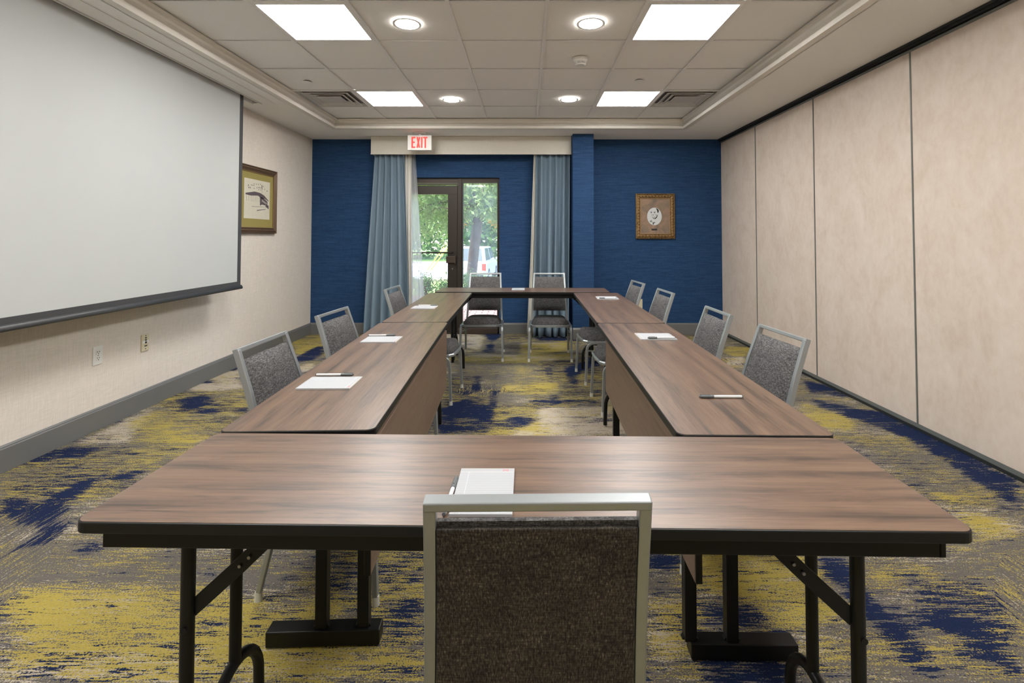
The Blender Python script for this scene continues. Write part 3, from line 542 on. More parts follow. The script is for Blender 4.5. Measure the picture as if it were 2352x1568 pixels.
B().box((.002, -.011, -.024), (.024, .004, .008)).obj('video_port', 'hole', t)
for z in (-.046, .052): B().cyl((0, -.011, z), .0035, .004, 10, axis='Y').obj('screw', 'hole', t)
t = thing('wall_outlet', 'pale outlet plate low on the blue wall behind the right row of chairs', 'outlet', (1.526, YF, .405))
B().box((0, -.003, 0), (.072, .006, .122)).obj('plate', 'ivory', t, bevel=.002)
for z in (.020, -.020): B().box((0, -.007, z), (.034, .003, .030)).obj('socket', 'ivory', t, bevel=.003)

# ------------------------------------------------------------ pictures
def framed(t, w, h, fw, mats, d=.03):
    b = B(); pr = [(0, 0), (0, d*.9), (fw*.12, d), (fw*.22, d*.72), (fw*.5, d*.95), (fw*.78, d*.6), (fw*.88, d*.7), (fw, d*.45), (fw, 0)]
    cs = [(-w/2, -h/2, 1, 1), (w/2, -h/2, -1, 1), (w/2, h/2, -1, -1), (-w/2, h/2, 1, -1)]
    A = [[b.bm.verts.new((cx+a*sx, -y, cz+a*sz)) for a, y in pr] for cx, cz, sx, sz in cs]; n = len(pr)
    for k_ in range(4):
        for j in range(n-1): b.bm.faces.new((A[k_][j], A[k_][j+1], A[(k_+1) % 4][j+1], A[(k_+1) % 4][j]))
    return b.obj('frame', mats, t)
def flat(t, name, pts, y, mat, d=.0006): return B().poly([(x, y, z) for x, z in pts], (0, -d, 0)).obj(name, mat, t)
def ell(cx, cz, a, b_, n=32, a0=0, a1=360): return [(cx+a*math.cos(R_(a0+(a1-a0)*i/n)), cz+b_*math.sin(R_(a0+(a1-a0)*i/n))) for i in range(n if a1-a0 == 360 else n+1)]
px_, pz_ = 1.737, 1.575; pw, phh = .522, .604
t = thing('framed_portrait', 'gold framed black and white oval portrait of a smiling man on the blue wall', 'picture', (px_, YF-.003, pz_))
framed(t, pw, phh, .068, 'gold')
b = B()
for s in (-1, 1): b.box((s*(pw/2-.066), -.0155, 0), (.008, .006, phh-.128)).box((0, -.0155, s*(phh/2-.066)), (pw-.140, .006, .008))
b.obj('fillet', 'goldline', t)
orn = B().cyl((0, 0, 0), .009, .010, 8, r2=.003, axis='Y').obj('carved_ornament', 'goldline', t, loc=(-(pw/2-.036), -.027, -phh/2+.05)); first_ = True
for s in (-1, 1):
    for q in [(s*(pw/2-.036), -.027, -phh/2+.05+i*(phh-.1)/13) for i in range(14)]+[(-pw/2+.07+i*(pw-.14)/9, -.027, s*(phh/2-.036)) for i in range(10)]:
        if s == -1 and abs(q[2]+phh/2-.05) < 1e-6 and q[0] < -(pw/2-.05): continue
        o = orn.copy(); COL.objects.link(o); o.location = q
flat(t, 'mat_board', [(-.195, -.236), (.195, -.236), (.195, .236), (-.195, .236)], -.008, 'marble', .003)
oz = -.004
pp = flat(t, 'portrait', ell(-.010, oz, .098, .118, 48), -.0115, 'portrait', .001)
def pi_(n, pts, m_, k=0): return flat(pp, n, [(x-.010, z+oz) for x, z in pts], -.0127-k*.0003, m_, .0004)
pi_('hair', [(.020, .112), (.045, .100), (.060, .082), (.058, .060), (.048, .044), (.040, .056), (.036, .076), (.026, .098)], 'ink')
pi_('jaw_shade', [(.046, .030), (.042, .006), (.030, -.020), (.010, -.036), (-.018, -.030), (-.030, -.012), (-.020, -.022), (.000, -.026), (.018, -.014), (.030, .006)], 'ink')
pi_('cheek_shade', [(-.040, .020), (-.030, .012), (-.020, .018), (-.030, .026)], 'inkgrey')
pi_('cheek_shade', [(.010, .020), (.026, .010), (.034, .022), (.020, .026)], 'inkgrey')
pi_('nose', [(-.014, .034), (-.004, .014), (-.018, .012)], 'inkgrey', 1)
for x in (-.042, .002): pi_('eye', ell(x, .052, .012, .008, 14), 'inkgrey'); pi_('pupil', ell(x+.001, .052, .005, .006, 10), 'ink', 1)
for x in (-.044, .004): pi_('brow', [(x-.014, .066), (x+.012, .069), (x+.012, .064), (x-.012, .062)], 'inkgrey')
pi_('mouth', [(-.034, .000), (-.014, -.006), (.012, .000), (.004, -.014), (-.014, -.018), (-.028, -.010)], 'ink', 1)
pi_('teeth', [(-.028, -.002), (-.012, -.007), (.006, -.002), (.000, -.010), (-.014, -.013), (-.024, -.008)], 'portrait', 2)
pi_('collar', [(-.068, -.062), (-.038, -.048), (-.030, -.072), (-.050, -.080)], 'inkgrey')
pi_('necktie', [(-.026, -.072), (-.014, -.078), (-.008, -.098), (-.014, -.112), (-.026, -.104), (-.022, -.090)], 'ink'); pi_('necktie', [(-.010, -.078), (.010, -.072), (.002, -.088), (-.006, -.096)], 'ink')
flat(t, 'name_plate', [(-.050, -.192), (.024, -.192), (.024, -.168), (-.050, -.168)], -.0115, 'hole', .002)
# etching on the left wall
t = thing('framed_etching', 'brown framed etching of a building with olive mat, half hidden behind the screen', 'picture', (XL+.003, 5.29, 1.686), PI/2)
w_, h_ = .79, .704
framed(t, w_, h_, .058, 'pic_frame', .032)
B().box((w_/2-.061, -.018, 0), (.006, .006, h_-.116)).box((-w_/2+.061, -.018, 0), (.006, .006, h_-.116)).box((0, -.018, h_/2-.061), (w_-.128, .006, .006)).box((0, -.018, -h_/2+.061), (w_-.128, .006, .006)).obj('fillet', 'goldline', t)
flat(t, 'mat_board', [(-.34, -.296), (.34, -.296), (.34, .296), (-.34, .296)], -.008, 'olive', .003)
e = flat(t, 'etching', [(-.245, -.20), (.262, -.20), (.262, .215), (-.245, .215)], -.0115, 'etch', .0008)
def ei(n, pts, m_='etchink', k=0): return flat(e, n, pts, -.0125-k*.0003, m_, .0003)
ei('roof', [(-.22, .06), (-.05, .088), (.06, .082), (.14, .062), (.235, .012), (.235, .002), (.15, .030), (.10, .022), (.02, .050), (-.12, .040), (-.22, .045)])
ei('house_wall', [(.06, .040), (.14, .030), (.215, -.004), (.21, -.050), (.10, -.040), (.06, -.055)])
for i in range(4): ei('window_mark', [(.10+.026*i, .012-.008*i), (.112+.026*i, .010-.008*i), (.112+.026*i, -.010-.008*i), (.10+.026*i, -.008-.008*i)], 'etch', 1)
for i in range(7): ei('post', [(-.2+.04*i, .042), (-.197+.04*i, .042), (-.197+.04*i, -.02), (-.2+.04*i, -.02)])
ei('fence', [(.17, -.055), (.24, -.085), (.24, -.045), (.20, -.035)]); ei('path_line', [(-.10, -.070), (.20, -.060), (.20, -.063), (-.10, -.074)]); ei('shade_line', [(0, -.105), (.18, -.085), (.18, -.090), (0, -.114)])
for i in range(26):
    a = random.uniform(-.2, .2); z = random.uniform(.11, .18); ei('foliage_mark', [(a, z), (a+.018, z+.006), (a+.016, z-.006)])
ei('chimney', [(.085, .165), (.095, .14), (.105, .145), (.098, .175)]); ei('pole', [(.095, .14), (.098, .14), (.098, .08), (.095, .08)])
B().box((.10, -.0245, -h_/2+.028), (.052, .004, .018)).obj('name_plate', 'hole', t, bevel=.002)
# ------------------------------------------------------------ tables
TH = .735
def rrect(L, W_, r, n=6):
    p = []
    for cx, cy, a in ((L/2-r, W_/2-r, 0), (-L/2+r, W_/2-r, 90), (-L/2+r, -W_/2+r, 180), (L/2-r, -W_/2+r, 270)): p += arc(cx, cy, r, a, a+90, n)
    return p
def table(label, cx, cy, ang, L, W_, wm, legs, brace_near=None, group=None):
    """legs: list of (local x, kind, side) ; kind wishbone or pedestal"""
    t = thing('folding_table', label, 'table', (cx, cy, 0), R_(ang), group)
    B().poly([(x, y, TH-.023) for x, y in rrect(L, W_, .026)], (0, 0, .0222)).obj('edge_band', 'edge', t, bevel=.0025)
    B().poly([(x, y, TH-.0012) for x, y in rrect(L-.006, W_-.006, .0235)], (0, 0, .0012)).obj('laminate_top', wm, t)
    a = .048; b = B(); z0, z1 = TH-.066, TH-.023
    for s in (-1, 1): b.b2(-L/2+a, L/2-a, s*(W_/2-.036)-.008, s*(W_/2-.036)+.008, z0, z1).b2(s*(L/2-a)-.008, s*(L/2-a)+.008, -W_/2+.028, W_/2-.028, z0, z1)
    b.obj('apron_frame', 'blackmetal', t, bevel=.002)
    for lx, kind, s in legs:
        sg = 1 if lx > 0 else -1
        if kind == 'w':      # wishbone folding leg: straight post on the -s side, post on an arched foot on the +s side
            ys, ya = -s*(W_/2-.085), s*.035; r = .0138
            B().tube([(lx, ys, TH-.03), (lx, ys, .010)], r, 14, up=(1, 0, 0)).cyl((lx, ys, .006), r+.002, .010, 14).obj('leg', 'blackmetal', t, smooth=40)
            pts = [(lx, ya-.112, .012), (lx, ya-.110, .10)]+[(lx, ya+y, .145+z) for y, z in arc(0, 0, .108, 172, 8, 12)]+[(lx, ya+.110, .10), (lx, ya+.112, .012)]
            lg = B().tube([(lx, ya, TH-.03), (lx, ya, .25)], r, 14, up=(1, 0, 0)).tube(pts, r*.95, 12, up=(1, 0, 0)).obj('leg', 'blackmetal', t, smooth=40)
            B().cyl((lx, ya, TH-.038), .014, .01, 10).tube([(lx, ys, TH-.045), (lx, ya, TH-.045)], .011, 10).obj('hinge_tube', 'blackmetal', t, smooth=40)
            yb = ys; xi = lx-sg*.205
            br = B().rect([(lx-sg*.006, yb+.004, .505), (lx-sg*.11, yb+.004, .599), (xi, yb+.004, .690)], .031, .004, up=(0, 1, 0)).obj('brace', 'blackmetal', t)
            B().rect([(lx-sg*.020, yb+.022, .642), (lx-sg*.085, yb+.018, .672), (lx-sg*.15, yb+.012, .690)], .030, .003, up=(0, 1, 0)).cyl((lx-sg*.020, yb+.022, .642), .017, .005, 16, axis='Y').obj('lock_plate', 'blackmetal', t)
            q = B()
            for u in (.35, .55, .9): q.cyl((lx-sg*(.075+.10*u), yb-.001, .567+.092*u), .0035, .004, 10, axis='Y')
            q.obj('rivet', 'steel', br); B().cyl((lx+.003, ys-r, .475), .0065, .006, 14, axis='Y').obj('bolt', 'blackmetal', t)
        else:                # pedestal: bar on the floor with two square posts
            y0, y1, ya, yb = s
            B().b2(lx-.026, lx+.026, y0, y1, .004, .052).obj('foot_bar', 'blackmetal', t, bevel=.003)
            for yy in (ya, yb): B().b2(lx-.018, lx+.018, yy-.018, yy+.018, .050, TH-.03).obj('leg', 'blackmetal', t, bevel=.002)
            q = B()
            for yy in (ya, yb):
                for s2 in (-1, 1): q.poly([(lx-.01, yy+s2*.016, .052), (lx-.01, yy+s2*.025, .052), (lx-.01, yy+s2*.016, .064)], (.02, 0, 0))
            q.obj('weld', 'blackmetal', t)
    return t
LW = .447
table('wide walnut folding table in the foreground, nearest the camera', -.012, 1.199, -1.0, 1.755, LW, 'wood0', [(-.70, 'w', 1), (.70, 'w', 1)])
T2 = table('walnut table with a wood modesty panel, left row, joined to the foreground table', -.697, 2.3615, 92.2, 1.822, LW, 'wood1', [(-.735, 'p', (-.205, .150, -.150, -.018)), (.70, 'p', (-.15, .205, -.05, .150))])
B().b2(-.905, .905, -.215, -.195, .315, TH-.05).obj('modesty_panel', 'woodpanel', T2, bevel=.002); B().b2(-.906, -.901, -.214, -.196, .316, TH-.051).obj('panel_edge', 'edge', T2)
table('far walnut table of the left row, reflecting the window light', -.7435, 4.149, 90.7, 1.725, LW-.012, 'wood2', [(-.70, 'w', -1), (.745, 'w', -1)])
T4 = table('walnut table with a wood modesty panel, right row, with a lone pen on it', .671, 2.334, 89.0, 1.825, LW, 'wood3', [(-.755, 'p', (-.175, .15, .020, .148)), (.62, 'p', (-.15, .175, .05, .150))])
B().b2(-.90, .865, .155, .175, .315, TH-.05).obj('modesty_panel', 'woodpanel', T4, bevel=.002); B().b2(-.906, -.901, .156, .174, .316, TH-.051).obj('panel_edge', 'edge', T4)
table('far walnut table of the right row, reaching past the far cross table', .696, 4.135, 89.6, 1.755, LW, 'wood4', [(-.70, 'w', 1), (.745, 'w', 1)])
table('far cross table closing the end of the hollow rectangle', -.031, 5.292, -1.0, 1.79, LW-.01, 'wood5', [(-.72, 'w', 1), (.72, 'w', 1)])

# ------------------------------------------------------------ chairs
def make_chair(label):
    t = thing('banquet_chair', label, 'chair', (0, 0, 0))
    hz = .355                                       # seat frame height
    for s in (-1, 1):
        # front leg: side rail sweeps forward and bends down
        pts = [(s*.207, -.165, hz), (s*.212, .135, hz+.006)]+[(s*.217, .155+.055*math.sin(R_(a)), hz-.049+.055*math.cos(R_(a))) for a in (12, 30, 48, 66, 84)]+[(s*.222, .222, .03)]
        l_ = B().rect(pts, .020, .024, up=(s, 0, 0)).obj('leg', 'silver', t, bevel=.003)
        B().cyl((s*.222, .223, .016), .014, .032, 12, r2=.012).obj('glide', 'clear', l_)
        l_ = B().rect([(s*.205, -.125, hz-.004), (s*.212, -.20, .03)], .018, .022, up=(s, 0, 0)).obj('leg', 'silver', t, bevel=.003)
        B().cyl((s*.2125, -.2015, .016), .014, .032, 12, r2=.012).obj('glide', 'clear', l_)
        B().rect([(s*.2155, .200, .298), (s*.208, .06, .280), (s*.2085, -.145, .262)], .012, .014, up=(0, 0, 1)).obj('stretcher', 'silver', t, bevel=.002)
    bf = B()
    topy, topz, boty, botz = -.322, .880, -.168, hz-.008
    prof_w, prof_d = .020, .028
    mid = (topy-.168)/2
    P = lambda u: (boty+(topy-boty)*u-.012*math.sin(PI*u)*-1, botz+(topz-botz)*u)
    lw = lambda u: .196-(.196-.171)*u
    for s in (-1, 1):
        bf.rect([(s*lw(u), P(u)[0], P(u)[1]) for u in (0, .18, .4, .7, 1.0)], prof_w, prof_d, up=(s, 0, 0)) if False else bf.sweep([(s*lw(u), P(u)[0], P(u)[1]) for u in (0, .18, .4, .7, .99)], [(-.0115, -.010), (.0115, -.010), (.0115, .010), (-.0115, .010)], up=(1, 0, 0))
    sl_ = math.atan2(topy-boty, topz-botz)
    bf.box((0, topy+.0015, topz-.0080), (.362, .0215, .0165), Matrix.Rotation(-sl_*1, 3, 'X') if False else Matrix.Rotation(-sl_, 3, 'X'))
    bf.obj('back_frame', 'silver', t, bevel=.0025)
    # back pad between z .475 and .835, following the rake
    def along(z): u = (z-botz)/(topz-botz); return P(u)[0], lw(u)
    def pad(z0, z1, off0, thick, inset, bul, mat, name, puff=0.):
        b = B(); nz, nx = 10, 10; rings = []
        F = []; K = []
        for i in range(nz+1):
            z = z0+(z1-z0)*i/nz; y, w = along(z); w = w-.010-inset; e = min(1, 4.5*min(i, nz-i)/nz); ro = []; rb = []
            for j in range(nx+1):
                q = j/nx; x = -w+2*w*q; ee = min(1, 5.5*min(q, 1-q))
                h = thick*(.35+.65*math.sqrt(max(0, min(e, 1)*(2-min(e, 1)))*max(0, ee*(2-ee)))+0)+bul*math.sin(PI*q)*math.sin(PI*i/nz)
                ro.append(b.bm.verts.new((x, y+off0+h, z))); rb.append(b.bm.verts.new((x, y+off0, z)))
            F.append(ro); K.append(rb)
        for i in range(nz):
            for j in range(nx):
                b.bm.faces.new((F[i][j], F[i][j+1], F[i+1][j+1], F[i+1][j])); b.bm.faces.new((K[i][j], K[i+1][j], K[i+1][j+1], K[i][j+1]))
            for G_, j in ((0, 0), (1, nx)): b.bm.faces.new((F[i][j], F[i+1][j], K[i+1][j], K[i][j]))
        for i in (0, nz):
            for j in range(nx): b.bm.faces.new((F[i][j], K[i][j], K[i][j+1], F[i][j+1]))
        o = b.obj(name, mat, t); o.data.shade_smooth(); o.data.set_sharp_from_angle(angle=R_(60)); return o
    pad(.470, .838, -.004, .030, .001, .008, 'tweed', 'backrest')
    # rear upholstery panel, slightly lower than the pad
    b = B(); nz = 8; rows_ = []
    for i in range(nz+1):
        z = .474+(.828-.474)*i/nz; y, w = along(z); w -= .011; rows_.append((y, w, z))
    V_ = [[b.bm.verts.new((sx*w, y+dy, z)) for sx, dy in ((-1, -.013), (1, -.013), (1, -.003), (-1, -.003))] for y, w, z in rows_]
    for i in range(nz):
        for j in range(4): b.bm.faces.new((V_[i][j], V_[i][(j+1) % 4], V_[i+1][(j+1) % 4], V_[i+1][j]))
    b.bm.faces.new(V_[0]); b.bm.faces.new(V_[-1][::-1]); o = b.obj('back_panel', 'backing', t, bevel=.003); o['label'] = 'dark woven panel on the rear of the backrest'
    # seat pad: waterfall cushion, rounded front corners
    b = B(); nx, ny = 14, 14; T_ = []; Bt = []
    for i in range(ny+1):
        v = i/ny; y = -.160+.385*v; r1 = []; r2 = []
        for j in range(nx+1):
            u = j/nx; w = .186+.012*v
            cut = .045*max(0, (v-.86)/.14)**2; x = (-1+2*u)*(w-cut)
            yy = y-(.040*abs(2*u-1)**6 if v > .5 else 0)*((v-.5)/.5)**3
            e = min(1, 5*min(u, 1-u)); g = min(1, 6*min(v, 1-v)); h = math.sqrt(max(0, e*(2-e)))*math.sqrt(max(0, g*(2-g)))
            zt = hz+.030+.030*v*.6+.050*h+.006*math.sin(PI*u)
            r1.append(b.bm.verts.new((x, yy, zt-.008))); r2.append(b.bm.verts.new((x, yy, hz+.008+.010*v)))
        T_.append(r1); Bt.append(r2)
    for i in range(ny):
        for j in range(nx):
            b.bm.faces.new((T_[i][j], T_[i][j+1], T_[i+1][j+1], T_[i+1][j])); b.bm.faces.new((Bt[i][j], Bt[i+1][j], Bt[i+1][j+1], Bt[i][j+1]))
        for j in (0, nx): b.bm.faces.new((T_[i][j], T_[i+1][j], Bt[i+1][j], Bt[i][j]))
    for i in (0, ny):
        for j in range(nx): b.bm.faces.new((T_[i][j], Bt[i][j], Bt[i][j+1], T_[i][j+1]))
    o = b.obj('seat', 'tweed', t); o.data.shade_smooth(); o.data.set_sharp_from_angle(angle=R_(50))
    fr = [(.190, -.158), (.199, .150), (.185, .196), (.150, .224), (0, .231), (-.150, .224), (-.185, .196), (-.199, .150), (-.190, -.158)]
    B().sweep([(x, y, hz+.004+.010*(y+.16)/.385) for x, y in fr], [(-.006, -.013), (.008, -.013), (.011, .004), (.004, .011), (-.006, .008)], closed=True).obj('seat_rail', 'silver', t)
    B().b2(-.185, .185, -.150, .205, hz-.002, hz+.007).obj('seat_board', 'hole', t)
    return t
G = 'grey tweed banquet chairs around the tables'
CH = [(.014, 1.125, 1, 'chair in the foreground with its back to the camera'),
      (-.745, 2.015, -91.5, 'nearest chair of the left row, beside the notepad closest to the camera'),
      (-.765, 2.775, -95, 'second chair of the left row from the camera'),
      (-.785, 4.105, -93.5, 'farthest chair of the left row, in front of the left curtain'),
      (.815, 2.19, 94, 'nearest chair of the right row, against the pale partition'),
      (.775, 2.838, 90.5, 'second chair of the right row from the camera'),
      (.770, 3.868, 93, 'third chair of the right row, in front of the blue wall'),
      (.730, 4.628, 95, 'farthest and smallest looking chair of the right row'),
      (-.462, 5.44, 180, 'chair at the far cross table, in front of the sidelight window'),
      (.262, 5.42, 178.5, 'chair at the far cross table, in front of the right curtain')]
first = None
for x, y, a, s in CH:
    if first is None: c = first = make_chair(s)
    else: c = copy_tree(first)
    c.location = (x, y, 0); c.rotation_euler = (0, 0, R_(a)); c['label'] = 'grey tweed '+s; c['group'] = G
# the foreground chair is pushed in further than the others' backs show

# ------------------------------------------------------------ notepads and pens
def pad_(label, cx, cy, ang, w=.135, h=.195, logo=True):
    t = thing('notepad', label, 'notepad', (cx, cy, TH), R_(ang), 'white notepads')
    B().b2(-w/2, w/2, -h/2, h/2, .0003, .0058).obj('sheets', 'paper', t)
    B().b2(-w/2-.0002, w/2+.0002, h/2-.0004, h/2+.0003, .0002, .0060).b2(-w/2, w/2, h/2-.0170, h/2-.0160, .0058, .00595).obj('binding_strip', 'lining', t)
    q = B()
    for i in range(22): q.b2(-w/2+.001, w/2-.001, h/2-.0175-.0078*(i+.5), h/2-.0170-.0078*(i+.5), .0058, .0059)
    q.b2(-w/2+.0205, -w/2+.0211, -h/2+.001, h/2-.017, .0058, .00592); q.obj('ruled_lines', 'paperline', t)
    # bracketed mark
    x0 = w/2-.0205; y0 = h/2-.0085; q = B(); z = .0059
    def r_(a, b_, c_, d): q.b2(x0+a, x0+b_, y0+c_, y0+d, .0058, z)
    r_(-.0062, -.0054, -.005, .005); r_(.0054, .0062, -.005, .005); r_(-.0054, -.0036, .0042, .005); r_(-.0054, -.0036, -.005, -.0042); r_(.0036, .0054, .0042, .005); r_(.0036, .0054, -.005, -.0042)
    r_(-.0032, -.0024, -.003, .003); r_(.0010, .0018, -.003, .003); r_(-.0024, .0010, -.0004, .0004); r_(.0018, .0034, .0022, .003); r_(.0028, .0034, -.003, .0026)
    q.obj('logo', 'red', t); return t
def pen_(label, cx, cy, z, ang):
    t = thing('pen', label, 'pen', (cx, cy, z), R_(ang), 'white and grey pens')
    B().cyl((-.025, 0, .0055), .0048, .095, 14, axis='X').cyl((-.0735, 0, .0055), .0046, .004, 14, axis='X').obj('barrel', 'penwhite', t, smooth=40)
    B().cyl((.045, 0, .0055), .0055, .046, 14, axis='X').cyl((.070, 0, .0055), .0035, .006, 12, axis='X').box((.052, 0, .0115), (.036, .003, .0015)).obj('cap', 'pengrey', t, smooth=40)
    B().cyl((-.0765, 0, .0055), .0035, .006, 12, r2=.0045, axis='X').obj('plug', 'pengrey', t)
pad_('white ruled notepad on the foreground table, behind the chair back', -.090, 1.108, 0, .127, .196)
pad_('white notepad nearest the camera on the left row of tables', -.7455, 1.912, -89, .152, .197)
pad_('white notepad on the left row beside the second left chair', -.7805, 2.716, -90, .150, .188)
pad_('notepad greyed by window glare on the far left table', -.800, 3.948, -91, .155, .182)
pad_('white notepad on the far right table', .746, 4.572, 88, .200, .190)
pad_('white notepad in the middle of the right row, beside the second right chair', .7265, 2.801, 89, .172, .197)
pad_('small white notepad on the far cross table', -.078, 5.330, 0, .135, .19)
pen_('pen lying along the left side of the foreground notepad', -.161, 1.089, TH, 88)
pen_('pen behind the nearest notepad of the left row', -.7655, 2.018, TH, 1)
pen_('pen behind the second notepad of the left row', -.808, 2.822, TH, 2)
pen_('pen behind the far notepad of the left row', -.7935, 4.050, TH, 0)
pen_('lone pen on bare walnut near the right foreground', .6765, 1.7465, TH, 180)
pen_('pen lying on the front edge of the middle right notepad', .738, 2.728, TH+.0060, 183)
pen_('pen lying on the front edge of the far right notepad', .735, 4.492, TH+.0060, 182)

# ------------------------------------------------------------ outside
def gz(y): return -.03 if y < 10 else (-.03-.90*((y-10)/10) if y < 20 else -.93)
pt = struct(B().b2(-6, 5, YF+.2, 9.9, -.2, -.045).obj('patio', 'grout'))
bc = None
for j in range(27):
    for i in range(11):
        x = -2.45+i*.212+(.106 if j % 2 else 0); y = YF+.26+j*.112
        if bc is None: bc = B().box((0, 0, 0), (.202, .103, .04)).obj('brick', 'brick', pt, bevel=.004, seg=1)
        else: o_ = bc.copy(); COL.objects.link(o_); bc_ = o_; bc_.location = (x, y, -.030+rng.uniform(-.002, .002)); bc_.rotation_euler = (0, 0, rng.uniform(-.01, .01)); continue
        bc.location = (x, y, -.030)
o = B()
for x0, x1 in ((-6, -2.60), (.0, 5)):
    for j in range(27):
        for i in range(int((x1-x0)/.212)):
            o.box((x0+.1+i*.212+(.106 if j % 2 else 0), YF+.26+j*.112, -.032), (.202, .103, .04))
tag(o.obj('paving_bricks', 'brick', pt), kind='stuff')
def strip(name, y0, y1, mat, x0=-40, x1=40, dz=0, n=12):
    b = B(); r0 = None
    for i in range(n+1):
        y = y0+(y1-y0)*i/n; v = (b.bm.verts.new((x0, y, gz(y)+dz)), b.bm.verts.new((x1, y, gz(y)+dz)))
        if r0: b.bm.faces.new((r0[0], r0[1], v[1], v[0]))
        r0 = v
    return struct(b.obj(name, mat))
strip('ground_bed', 9.85, 16.5, 'mulch', -9, 9, -.02)
strip('ground_lawn', 16.3, 25.2, 'grass', -40, 40, -.01)
strip('ground_lot', 25.0, 42.3, 'asphalt', n=2)
struct(B().b2(-40, 40, 24.8, 25.1, -1.0, -.80).b2(-40, 40, 42.0, 42.3, -1.0, -.78).obj('curb', 'curb'))
strip('ground_verge', 42.2, 80, 'grass', -60, 60, .05, 4)
struct(B().b2(-40, XL-.12, YF+.05, YF+.2, -.2, 6).b2(XR+.2, 40, YF+.05, YF+.2, -.2, 6).b2(XL-.12, XR+.2, YF+.05, YF+.2, 3.1, 6).obj('wall_outer', 'wallout'))

def leaves(name, mat, P, N_, size, parent=None, droop=.0, asp=.42):
    n = len(P); A = rng.normal(size=(n, 3)); A[:, 2] -= droop; A /= np.linalg.norm(A, axis=1, keepdims=True)
    Bv = rng.normal(size=(n, 3)); Bv -= (Bv*A).sum(1, keepdims=True)*A; Bv /= np.linalg.norm(Bv, axis=1, keepdims=True)
    s = size*rng.uniform(.6, 1.4, (n, 1)); V = np.stack([P-A*s*.5, P+Bv*s*asp*.5, P+A*s*.5, P-Bv*s*asp*.5], 1).reshape(-1, 3)
    me = bpy.data.meshes.new(name); i = np.arange(n)[:, None]*4
    me.vertices.add(n*4); me.vertices.foreach_set('co', V.astype(np.float32).ravel()); me.loops.add(n*4); me.loops.foreach_set('vertex_index', np.arange(n*4, dtype=np.int32))
    me.polygons.add(n); me.polygons.foreach_set('loop_start', (np.arange(n)*4).astype(np.int32)); me.update(calc_edges=True); me.materials.append(M[mat])
    o = bpy.data.objects.new(name, me); COL.objects.link(o); o['kind'] = 'stuff'
    if parent: o.parent = parent
    return o
def blobpts(n, c, r, shell=.5):
    v = rng.normal(size=(n, 3)); v /= np.linalg.norm(v, axis=1, keepdims=True); rr = shell+(1-shell)*rng.random((n, 1)); return np.array(c)+v*rr*np.array(r)
def clumps(n, k_, c, r, cr, droop=0):
    cs = blobpts(k_, c, r, .35); out = []
    for q in range(k_):
        m_ = n//k_; p = rng.normal(size=(m_, 3))*np.array([cr, cr, cr*(1+droop)])*.5; out.append(cs[q]+p)
    return np.concatenate(out)
# main tree beside the path
tx, ty = -1.66, 15.0; tg = gz(ty)
t = thing('tree', 'shade tree with a leaning brown trunk seen through the sidelight', 'tree', (tx, ty, tg))
trk = B(); trk.sweep([(0, 0, -.1), (.03, 0, .6), (.10, 0, 1.3), (.20, .05, 2.2), (.26, .1, 2.6)], [(.155*math.cos(2*PI*i/12), .155*math.sin(2*PI*i/12)) for i in range(12)], up=(1, 0, 0)); trk.obj('trunk', 'bark', t)
rr = random.Random(4); tips = []
for i in range(16):
    a = 2*PI*i/16+rr.uniform(-.2, .2); L_ = rr.uniform(1.6, 3.4); el = rr.uniform(.25, 1.2); p = Vector((.24, .08, 2.35+rr.uniform(-.1, .3))); pts = [tuple(p)]
    d = Vector((math.cos(a)*math.cos(el), math.sin(a)*math.cos(el), math.sin(el)))
    for k_ in range(5):
        p = p+d*(L_/5); d = (d+Vector((rr.uniform(-.3, .3), rr.uniform(-.3, .3), rr.uniform(-.35, .15)))).normalized(); pts.append(tuple(p))
    r0 = .055; b = B(); b.tube(pts, .024 if i % 2 else .034, 6, up=(.1, .2, 1))
    for k_ in (2, 3, 4, 5):
        q0 = Vector(pts[k_])
        for _ in range(4):
            q = q0.copy(); dd = Vector((rr.uniform(-1, 1), rr.uniform(-1, 1), rr.uniform(-.6, .6))).normalized(); pp_ = [tuple(q)]
            for s_ in range(4): q = q+dd*.22; dd = (dd+Vector((0, 0, -.25))).normalized(); pp_.append(tuple(q))
            b.tube(pp_, .007, 4, up=(.1, .2, 1)); tips.append(tuple(q))
    b.obj('branch', 'bark', t)
P1 = clumps(24000, 200, (0, 0, 4.3), (3.4, 3.2, 2.3), .62, .7)
P2 = np.concatenate([np.array(q)+rng.normal(size=(40, 3))*np.array([.12, .12, .26]) for q in tips])
P1 = np.concatenate([P1, P2]); keep = ~((np.abs(P1[:, 0]-.15) < .5) & (P1[:, 2] < 2.3))
leaves('foliage', 'leaf', P1[keep], 0, .125, t, .9)
lo = leaves('turned_leaves', 'leafor', np.concatenate([np.array((c0, -2.2, z0_))+rng.normal(size=(14, 3))*.045 for c0, z0_ in ((.10, 2.12), (.74, 2.16), (.88, 2.08))]), 0, .085, t, .5)
# second tree left of the door view
t = thing('tree', 'leafy tree hanging over the view through the left door pane', 'tree', (-4.9, 13.0, gz(13)))
B().sweep([(0, 0, -.1), (.05, 0, 1.2), (-.05, .1, 2.6)], [(.11*math.cos(2*PI*i/10), .11*math.sin(2*PI*i/10)) for i in range(10)], up=(1, 0, 0)).obj('trunk', 'bark', t)
leaves('foliage', 'leaf', clumps(18000, 140, (.9, 0, 3.5), (2.3, 2.2, 2.0), .6, .8), 0, .12, t, .9)
